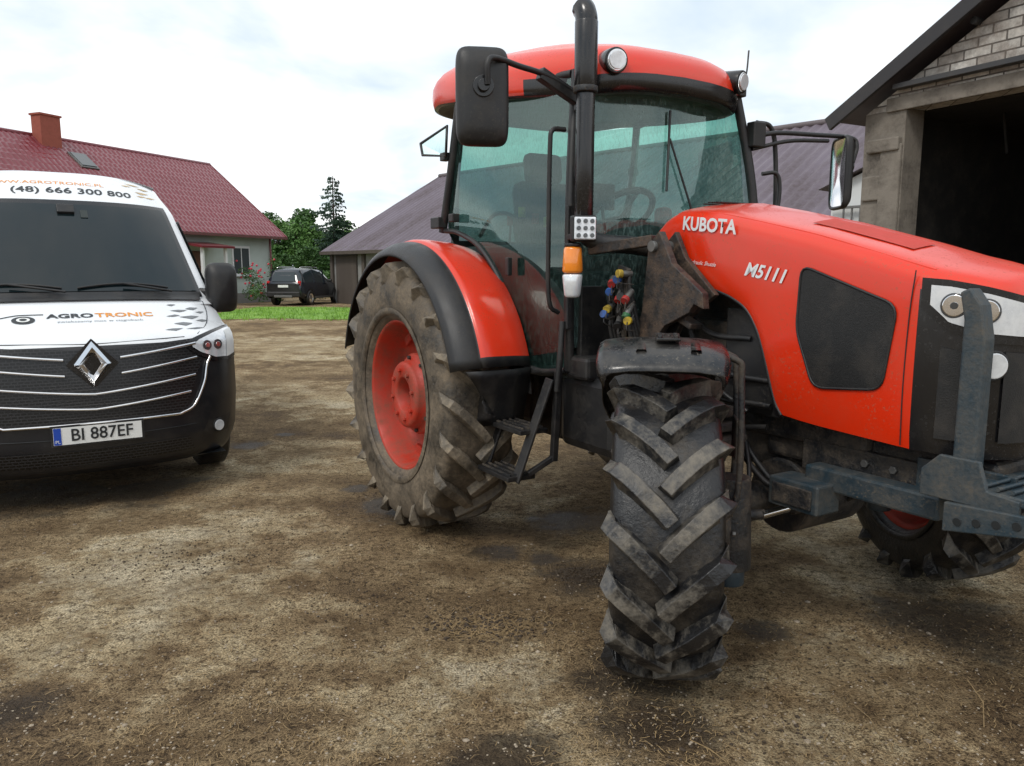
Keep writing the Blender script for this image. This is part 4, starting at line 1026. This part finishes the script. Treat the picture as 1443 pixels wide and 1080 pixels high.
for sg in (-1, 1):
    for k, x in enumerate((-1.75, -.72, .28)):
        bar('window_post_%d' % k, (x, sg * .86, 1.04), (x + .05 * (k - 1), sg * .67, 1.62), .05, .05, CARBL, S)
    tube('roof_rail', [(-1.6, sg * .56, 1.68), (-1.4, sg * .56, 1.73), (-.1, sg * .56, 1.73), (.1, sg * .56, 1.67)], .018, CHROME, S)
    for wx in (-1.30, 1.36):
        vs = [V((wx, sg * .905, .36))] + [V((wx + .41 * math.cos(R(a)), sg * .905, .36 + .41 * math.sin(R(a)))) for a in range(-5, 186, 10)]
        mobj('suv_wheel_arch', vs, [(0, i, i + 1) for i in range(1, len(vs) - 1)], BLACKP, S)
        e = empty('suv_wheel', (wx, sg * .84, .335)); e.parent = S
        revolve('tyre', [(-.10, .22), (-.11, .30), (-.09, .335), (.09, .335), (.11, .30), (.10, .22)], RUB, e, 40)
        revolve('alloy', [(sg * .09, .235), (sg * .10, .21), (sg * .07, .16), (sg * .09, .05), (sg * .09, 0)], CHROME, e, 10, smooth=False)
    box('tail_lamp', (-2.06, sg * .76, 1.0), (.10, .14, .24), REDL, S, bevel=.02)
    box('head_lamp', (2.06, sg * .66, .78), (.12, .26, .16), LAMPG, S, bevel=.02)
    box('door_mirror', (.55, sg * 1.0, 1.10), (.12, .18, .14), BLACKP, S, bevel=.03)
    box('sill_trim', (0, sg * .905, .36), (1.9, .03, .10), GALV, S)
box('suv_plate', (-2.15, 0, .88), (.02, .5, .11), PLATEW, S)
box('suv_bumper', (-2.12, 0, .52), (.14, 1.62, .24), BLACKP, S, bevel=.04)
box('suv_skid', (-2.16, 0, .42), (.10, .9, .10), GALV, S, bevel=.02)

# ================================================================ BUILDINGS
def slopegrid(name, x0, x1, ya, za, yb, zb_, mat, parent, nx, ny, dispf):
    nrm = V((0, -(zb_ - za), (yb - ya))).normalized()
    if nrm.z < 0: nrm = -nrm
    rows = []
    for j in range(ny + 1):
        v = j / ny; row = []
        for i in range(nx + 1):
            u = i / nx; x = x0 + (x1 - x0) * u
            row.append(V((x, ya + (yb - ya) * v, za + (zb_ - za) * v)) + nrm * dispf(x, v * math.hypot(yb - ya, zb_ - za)))
        rows.append(row)
    return grid(name, rows, mat, parent, smooth=False, solid=.02)
ROOFR = paint('red_metal_tile', (.165, .022, .030), .30, .2, .35, (.08, .02, .02), scale=.6)
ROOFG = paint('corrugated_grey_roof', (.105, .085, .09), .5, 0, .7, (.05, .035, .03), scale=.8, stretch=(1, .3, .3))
ROOFP = paint('corrugated_purple_grey_roof', (.125, .10, .125), .5, 0, .7, (.06, .045, .04), scale=.8, stretch=(1, .3, .3), lo=.4, hi=.65)  # purple-grey sheet colour of the long barn's front slope
PLASTER = paint('pale_green_plaster', (.46, .52, .48), .8, 0, .35, (.25, .26, .22), scale=1.5, bmp=.2)
PLASTW = paint('white_plaster', (.62, .64, .64), .8, 0, .4, (.3, .3, .28), scale=1.5)
TRIMW = paint('white_frame', (.7, .7, .7), .4, 0, .1)
BRICKC = paint('chimney_brick', (.28, .07, .045), .8, 0, .5, (.1, .05, .04), scale=6)
WOOD = paint('weathered_wood', (.07, .055, .045), .8, 0, .7, (.14, .12, .10), scale=4, stretch=(1, 1, .1))
WINGL = paint('window_glass', (.04, .05, .055), .08, .4, .1)
DARK = paint('painted_interior_shade', (.010, .009, .008), .95, 0, .3)  # near-black colour stands in for the shade inside the brick barn
Hs = empty('red_roof_house', (-12.0, 40.2, 0), math.atan2(.923, .385))
L_ = 20
def tile(x, s):
    return .035 * abs(math.sin(math.pi * x / .25)) + .035 * ((s / .40) % 1.0)
slopegrid('roof_front_slope', -L_, .25, -.35, 3.25, 4.45, 7.1, ROOFR, Hs, 460, 56, tile)
slopegrid('roof_back_slope', -L_, .25, 9.25, 3.25, 4.45, 7.1, ROOFR, Hs, 60, 12, tile)
cyl('ridge_cap', (-L_, 4.45, 7.12), (.27, 4.45, 7.12), .09, ROOFR, Hs)
for y0, z0 in ((-.35, 3.25), (9.25, 3.25)):
    bar('verge_trim', (.24, y0, z0 - .04), (.24, 4.45, 7.06), .05, .22, ROOFR, Hs)
bar('gutter', (-L_, -.40, 3.2), (.25, -.40, 3.2), .12, .12, paint('gutter_brown', (.12, .04, .035), .4), Hs)
vs = [V((-L_, .3, 0)), V((-.2, .3, 0)), V((-.2, .3, 3.6)), V((-L_, .3, 3.6)), V((-L_, 8.6, 0)), V((-.2, 8.6, 0)), V((-.2, 8.6, 3.6)), V((-L_, 8.6, 3.6)), V((-.2, 4.45, 6.95)), V((-L_, 4.45, 6.95))]
mobj('walls', vs, [(0, 1, 2, 3), (5, 4, 7, 6), (1, 5, 6, 8, 2), (4, 0, 3, 9, 7)], PLASTER, Hs)
def window(parent, x, y, z, w_, h_, sgy=-1):
    box('window_frame', (x, y + sgy * .02, z), (w_ + .12, .08, h_ + .12), TRIMW, parent, bevel=.01)
    for k in (-1, 1):
        box('window_pane', (x + k * w_ * .25, y + sgy * .055, z), (w_ * .44, .03, h_ * .92), WINGL, parent, bevel=.0)
    box('window_sill', (x, y + sgy * .08, z - h_ / 2 - .08), (w_ + .25, .16, .05), PLASTW, parent)
window(Hs, -2.4, .3, 2.05, 1.1, 1.3); window(Hs, -8.5, .3, 2.05, 1.4, 1.3); window(Hs, -12, .3, 2.05, 1.4, 1.3)
box('door', (-5.4, .26, 1.35), (1.0, .08, 2.2), paint('door_brown', (.12, .05, .025), .5), Hs)
for xx in (-6.1, -4.7): box('porch_post', (xx, -.9, 1.3), (.12, .12, 2.6), TRIMW, Hs)
box('porch_roof', (-5.4, -.45, 2.72), (2.0, 1.5, .1), ROOFR, Hs, rot=(R(8), 0, 0))
box('plinth', (-L_ / 2, .27, .25), (L_ - .5, .1, .5), paint('plinth', (.2, .19, .18), .8), Hs)
cyl('downpipe', (-.35, .18, .2), (-.35, .18, 3.2), .05, ROOFR, Hs)
box('chimney', (-9.2, 4.1, 7.25), (.9, .55, 1.3), BRICKC, Hs); box('chimney_cap', (-9.2, 4.1, 7.93), (1.0, .65, .08), BRICKC, Hs)
def onroof(y): return 3.25 + (y + .35) / 4.8 * 3.85
box('skylight', (-8.3, 3.2, onroof(3.2) + .12), (.7, .9, .08), WINGL, Hs, rot=(math.atan2(3.85, 4.8), 0, 0))
box('skylight_frame', (-8.3, 3.2, onroof(3.2) + .08), (.85, 1.05, .08), GALV, Hs, rot=(math.atan2(3.85, 4.8), 0, 0))
Bn = empty('long_barn', (-8.9, 38.5, 0), math.atan2(-.724, .69))
cor = lambda x, s: .03 * math.sin(2 * math.pi * x / .38) + .014 * ((s / 1.8) % 1.0)
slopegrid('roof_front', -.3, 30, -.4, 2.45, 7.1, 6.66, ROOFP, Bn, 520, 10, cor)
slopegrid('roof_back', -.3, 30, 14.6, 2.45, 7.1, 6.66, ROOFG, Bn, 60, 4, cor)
cyl('ridge_cap', (-.3, 7.1, 6.7), (30, 7.1, 6.7), .12, ROOFG, Bn)
vs = [V((0, 0, 0)), V((29.7, 0, 0)), V((29.7, 0, 2.7)), V((0, 0, 2.7)), V((0, 14.2, 0)), V((29.7, 14.2, 0)), V((29.7, 14.2, 2.7)), V((0, 14.2, 2.7)), V((0, 7.1, 6.55)), V((29.7, 7.1, 6.55))]
mobj('walls', vs, [(0, 1, 2, 3), (5, 4, 7, 6), (1, 5, 6, 9, 2), (4, 0, 3, 8, 7)], paint('barn_render', (.24, .235, .225), .85, 0, .7, (.12, .10, .08), scale=1), Bn)
for x in (.2, 3, 6.5, 10, 14, 18, 22, 26): box('timber_post', (x, -.06, 1.3), (.22, .12, 2.6), WOOD, Bn)
for x in (1.5, 8.2, 16, 24): box('barn_door', (x, -.05, 1.15), (1.8, .08, 2.3), WOOD, Bn)
for x in (4.7, 12, 20, 28): window(Bn, x, 0, 1.5, .9, .7)
bar('fascia', (-.3, -.42, 2.42), (30, -.42, 2.42), .06, .16, WOOD, Bn)
Ob = empty('white_outbuilding', (6.3, 15.6, 0), math.atan2(-.724, .69))
mobj('walls', [V((0, 0, 0)), V((4, 0, 0)), V((4, 0, 4.9)), V((0, 0, 3.2)), V((0, 2, 0)), V((4, 2, 0)), V((4, 2, 4.9)), V((0, 2, 3.2))], [(0, 1, 2, 3), (5, 4, 7, 6), (1, 5, 6, 2), (4, 0, 3, 7)], PLASTW, Ob)
mobj('roof', [V((-.2, -.2, 3.16)), V((4.2, -.2, 5.02)), V((4.2, 2.2, 5.02)), V((-.2, 2.2, 3.16))], [(0, 1, 2, 3)], ROOFG, Ob)
for i in range(6):
    box('lean_to_rail', (.3 + .16 * i, -.12, 2.65), (.03, .04, .34), GALV, Ob)
box('lean_to_gate', (.7, -.12, 2.8), (1.3, .06, .05), GALV, Ob)

BRICK, nt, b = newmat('whitewashed_brick')
tcx = N(nt, 'ShaderNodeTexCoord'); sp3 = N(nt, 'ShaderNodeSeparateXYZ'); nt.links.new(tcx.outputs['Object'], sp3.inputs[0])
cb = N(nt, 'ShaderNodeCombineXYZ'); nt.links.new(math_n(nt, 'ADD', sp3.outputs[0], sp3.outputs[1]), cb.inputs[0]); nt.links.new(sp3.outputs[2], cb.inputs[1])
br = N(nt, 'ShaderNodeTexBrick'); nt.links.new(cb.outputs[0], br.inputs['Vector']); br.inputs['Scale'].default_value = 1
br.inputs['Brick Width'].default_value = .30; br.inputs['Row Height'].default_value = .105; br.inputs['Mortar Size'].default_value = .010
br.inputs['Color1'].default_value = (.62, .59, .54, 1); br.inputs['Color2'].default_value = (.28, .25, .22, 1); br.inputs['Mortar'].default_value = (.10, .09, .08, 1); br.inputs['Mortar Smooth'].default_value = .3
n = noise_node(nt, 1.6, 8, .7); n2 = noise_node(nt, 14, 5, .7)
cx_ = mixc(nt, ramp(nt, n.outputs['Fac'], [(.45, (0,) * 3), (.64, (.8,) * 3)]).outputs[0], br.outputs['Color'], (.19, .15, .12))
cx_ = mixc(nt, .7, cx_, ramp(nt, n2.outputs['Fac'], [(.3, (.5,) * 3), (.65, (1.25,) * 3)]).outputs[0], 'MULTIPLY')
nt.links.new(cx_, b.inputs['Base Color']); b.inputs['Roughness'].default_value = .9
bump(nt, b, math_n(nt, 'ADD', math_n(nt, 'SUBTRACT', 1, br.outputs['Fac']), math_n(nt, 'MULTIPLY', n2.outputs['Fac'], .6)), .8, .02)
CONC = paint('rough_concrete', (.20, .175, .145), .9, 0, .95, (.06, .05, .042), scale=3, bmp=.9, bscale=14, lo=.42, hi=.66)
Br = empty('brick_barn', (4.40, 10.0, 0), math.atan2(-.877, .48))
ow0, ow1, oz = .55, 4.9, 3.50
def wallbox(name, x0, x1, z0, z1, mat, y0=0, y1=.35, bev=.01):
    return box(name, ((x0 + x1) / 2, (y0 + y1) / 2, (z0 + z1) / 2), (x1 - x0, y1 - y0, z1 - z0), mat, Br, bevel=bev)
wallbox('wall_pier', 0, ow0, 0, oz, CONC)
wallbox('wall_right_pier', ow1, 8, 0, oz, BRICK)
fixn(mobj('gable_wall', [V((0, y, oz)) for y in (0, .35)] + [V((8, y, oz)) for y in (0, .35)] + [V((4, y, oz + 2.15)) for y in (0, .35)], [(0, 2, 4), (1, 5, 3), (0, 1, 3, 2), (2, 3, 5, 4), (4, 5, 1, 0)], BRICK, Br))
wallbox('lintel', .30, ow1 + .3, oz - .02, oz + .14, CONC, -.03, .02)
bar('lintel_beam', (.45, -.09, oz + .24), (5.2, -.09, oz + .24), .12, .06, paint('lintel_steel', (.03, .03, .032), .5), Br)
box('pier_capital', (.30, -.03, oz - .40), (.44, .08, .16), CONC, Br, bevel=.02)
box('pier_patch', (.40, -.014, 1.9), (.28, .05, 2.4), CONC, Br, bevel=.02)
for z in (1.2, 1.9, 2.6):
    box('pier_block', (.16, -.012, z), (.26, .05, .30), CONC, Br, bevel=.02)
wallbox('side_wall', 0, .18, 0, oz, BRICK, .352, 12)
wallbox('side_wall_shade_lining', .185, .3, 0, oz, DARK, .354, 12)  # added near-black lining paints shade over the inner brick face
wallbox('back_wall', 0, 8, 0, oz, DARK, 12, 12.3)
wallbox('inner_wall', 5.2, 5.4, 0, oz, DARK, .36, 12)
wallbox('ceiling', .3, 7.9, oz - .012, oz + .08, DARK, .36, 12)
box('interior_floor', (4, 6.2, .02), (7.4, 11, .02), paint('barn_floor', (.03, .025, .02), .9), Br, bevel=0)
for k in range(5):
    bar('hanging_strap', (1.0 + .5 * k, 1.2, oz - .02), (1.05 + .5 * k, 1.25, oz - .5 - .1 * (k % 2)), .03, .03, DARK, Br)
sl_ = 2.24 / 4.0
for s, x0 in ((1, 0), (-1, 8)):
    a_ = V((x0 - s * .36, -.22, oz - .36 * sl_ + .17)); b_ = V((4, -.22, oz + 4 * sl_ + .17))
    d_ = V((0, 12.8, 0)); up_ = V((0, 0, .06))
    fixn(mobj('roof_slope', [a_, b_, b_ + d_, a_ + d_, a_ + up_, b_ + up_, b_ + d_ + up_, a_ + d_ + up_], BF, ROOFG, Br))
    bar('verge_board', a_ + V((0, -.02, -.04)), b_ + V((0, -.02, -.04)), .05, .17, paint('verge_black', (.018, .016, .018), .5), Br)
cyl('lamp_on_gable', (1.35, -.02, oz + .75), (1.35, -.12, oz + .75), .04, BLACKP, Br)
box('open_door_leaf', (2.15, .9, 1.45), (.05, 1.1, 2.9), PLASTW, Br)

# ================================================================ VEGETATION
def leafmat(name, c1, c2):
    m, nt, b = newmat(name); n = noise_node(nt, .9, 5, .6, 'Pos'); n2 = noise_node(nt, 7, 3, .6, 'Pos')
    cc_ = mixc(nt, n2.outputs['Fac'], ramp(nt, n.outputs['Fac'], [(.38, c1), (.62, c2)]).outputs[0], c1)
    nt.links.new(cc_, b.inputs['Base Color']); b.inputs['Roughness'].default_value = .6
    return m
LEAF = leafmat('leaves_green', (.03, .085, .015), (.09, .20, .035))
LEAFL = leafmat('leaves_light', (.055, .14, .025), (.14, .27, .05))
NEED = leafmat('spruce_needles', (.018, .045, .026), (.05, .10, .055))
BARK = paint('bark', (.06, .045, .035), .9, 0, .6, bmp=.5)
def leaves(vs, fs, c, rad, n, size):
    for k in range(n):
        d = V((random.gauss(0, 1), random.gauss(0, 1), random.gauss(0, 1))).normalized() * (random.random() ** .45)
        p = V(c) + V((d.x * rad[0], d.y * rad[1], d.z * rad[2]))
        if p.z < .05: p.z = random.uniform(.05, .4)
        a = V((random.gauss(0, 1), random.gauss(0, 1), random.gauss(0, .6))).normalized(); b_ = a.cross(V((random.gauss(0, 1), random.gauss(0, 1), random.gauss(0, 1)))).normalized()
        s = size * random.uniform(.6, 1.3); i = len(vs)
        vs.extend([p - a * s, p + b_ * s * .5, p + a * s, p - b_ * s * .5]); fs.append((i, i + 1, i + 2, i + 3))
def tree(name, x, y, h, r, mat, seed, nb=16, nl=340, leaf=.11, trunk=.35):
    random.seed(seed); e = empty(name, (x, y, 0))
    cyl('trunk', (0, 0, 0), (0, 0, h * .6), .045 * h * .6, BARK, e, r2=.02 * h * .5, seg=12)
    vs, fs = [], []
    for k in range(nb):
        a = random.random() * 6.28; q = random.random(); z = h * (trunk + (1 - trunk) * q * .88)
        rr = r * math.sin(math.pi * min(.98, (.25 + .7 * q))) * random.uniform(.35, .95)
        c = V((math.cos(a) * rr, math.sin(a) * rr, z))
        tube('limb', [(0, 0, z * .55), c * .5 + V((0, 0, z * .32)), c], .02 * h * .35, BARK, e, res=1)
        s = r * random.uniform(.28, .48); leaves(vs, fs, c, (s, s, s * .75), nl, leaf)
    mobj('crown', vs, fs, mat, e); return e
def spruce(name, x, y, h, r, seed):
    random.seed(seed); e = empty(name, (x, y, 0))
    cyl('trunk', (0, 0, 0), (0, 0, h * .97), .15, BARK, e, r2=.02, seg=10)
    vs, fs = [], []
    z = h * .12
    while z < h * .985:
        f = 1 - z / h; R_ = r * (f ** .75) * random.uniform(.65, 1.15) + .08
        nbr = max(4, int(9 * f + 4))
        for k in range(nbr):
            a = random.random() * 6.28; L = R_ * random.uniform(.55, 1.15); m_ = max(3, int(L / .12))
            for q in range(m_):
                t = (q + 1) / m_; rr = L * t; zz_ = z - .30 * L * t ** 1.3 + .16 * L * t ** 4 + random.gauss(0, .03)
                for w_ in range(5):
                    lat = random.gauss(0, .20 * (1.15 - t)); px_ = rr * math.cos(a) - lat * math.sin(a); py_ = rr * math.sin(a) + lat * math.cos(a)
                    s = random.uniform(.06, .13); dz = random.uniform(-.2, .02); i = len(vs); da = a + random.uniform(-.9, .9)
                    vs.extend([V((px_, py_, zz_)), V((px_ + s * math.cos(da), py_ + s * math.sin(da), zz_ + dz * .4)), V((px_ + s * 1.3 * math.cos(da + .4), py_ + s * 1.3 * math.sin(da + .4), zz_ + dz)), V((px_ + s * .3 * math.cos(da + 1.2), py_ + s * .3 * math.sin(da + 1.2), zz_ + dz * .8))]); fs.append((i, i + 1, i + 2, i + 3))
        z += h * .028
    mobj('needles', vs, fs, NEED, e); return e
spruce('spruce_tree', -11.3, 50, 7.7, 2.4, 21)
tree('apple_tree', -15.6, 52, 5.0, 1.6, LEAFL, 4)
tree('garden_tree', -13.3, 51, 5.2, 1.8, LEAFL, 5, nb=20)
tree('garden_tree', -16.9, 54, 5.6, 1.8, LEAF, 8)
tree('garden_tree', -14.6, 56, 6.0, 2.0, LEAF, 18, nb=20)
tree('garden_tree', -12.0, 56, 5.2, 2.0, LEAFL, 19, nb=20)
tree('garden_tree', -9.6, 54, 4.6, 1.7, LEAFL, 9)
tree('garden_tree', 3.5, 52, 8.2, 3, LEAF, 14, nb=20, nl=420, leaf=.16)
tree('garden_tree', 14.5, 46, 8.4, 3, LEAFL, 15, nb=20, nl=420, leaf=.16)
def hedge(name, x0, y0, x1, y1, h, wdt, n, mat, leaf, seed):
    random.seed(seed); vs, fs = [], []
    for k in range(n):
        t = random.random(); x = x0 + (x1 - x0) * t + random.gauss(0, wdt * .3); y = y0 + (y1 - y0) * t + random.gauss(0, wdt * .3)
        hh_ = h * (.8 + .35 * noise.noise(V((x * .7, y * .7, seed))))
        leaves(vs, fs, (x, y, random.uniform(.15, 1) * hh_), (.25, .25, .2), 12, leaf)
    mobj(name, vs, fs, mat)
hedge('hedge', -18.5, 47.5, -7.0, 47.5, 3.2, .8, 2600, LEAF, .08, 31)
hedge('hedge', -11.2, 41.3, -6.5, 42.5, 1.8, .5, 900, LEAFL, .06, 32)
hedge('distant_tree_line', -110, 125, 110, 125, 8, 4, 2600, LEAF, .7, 33)
rb = empty('rose_bush', (-11.75, 36.3, 0)); random.seed(9); vs, fs = [], []
for k in range(12):
    leaves(vs, fs, (random.gauss(0, .5), random.gauss(0, .4), random.uniform(.3, 1.9)), (.42, .42, .36), 190, .05)
mobj('foliage', vs, fs, LEAF, rb)
vs, fs = [], []
for k in range(34):
    p = V((random.gauss(0, .55), -.35 + random.gauss(0, .3), random.uniform(.4, 2.1)))
    i = len(vs); vs.extend([p + q * .055 for q in iv]); fs.extend([tuple(i + t for t in f) for f in ifc])
mobj('roses', vs, fs, paint('rose_red', (.5, .03, .06), .6), rb)
print('DONE')
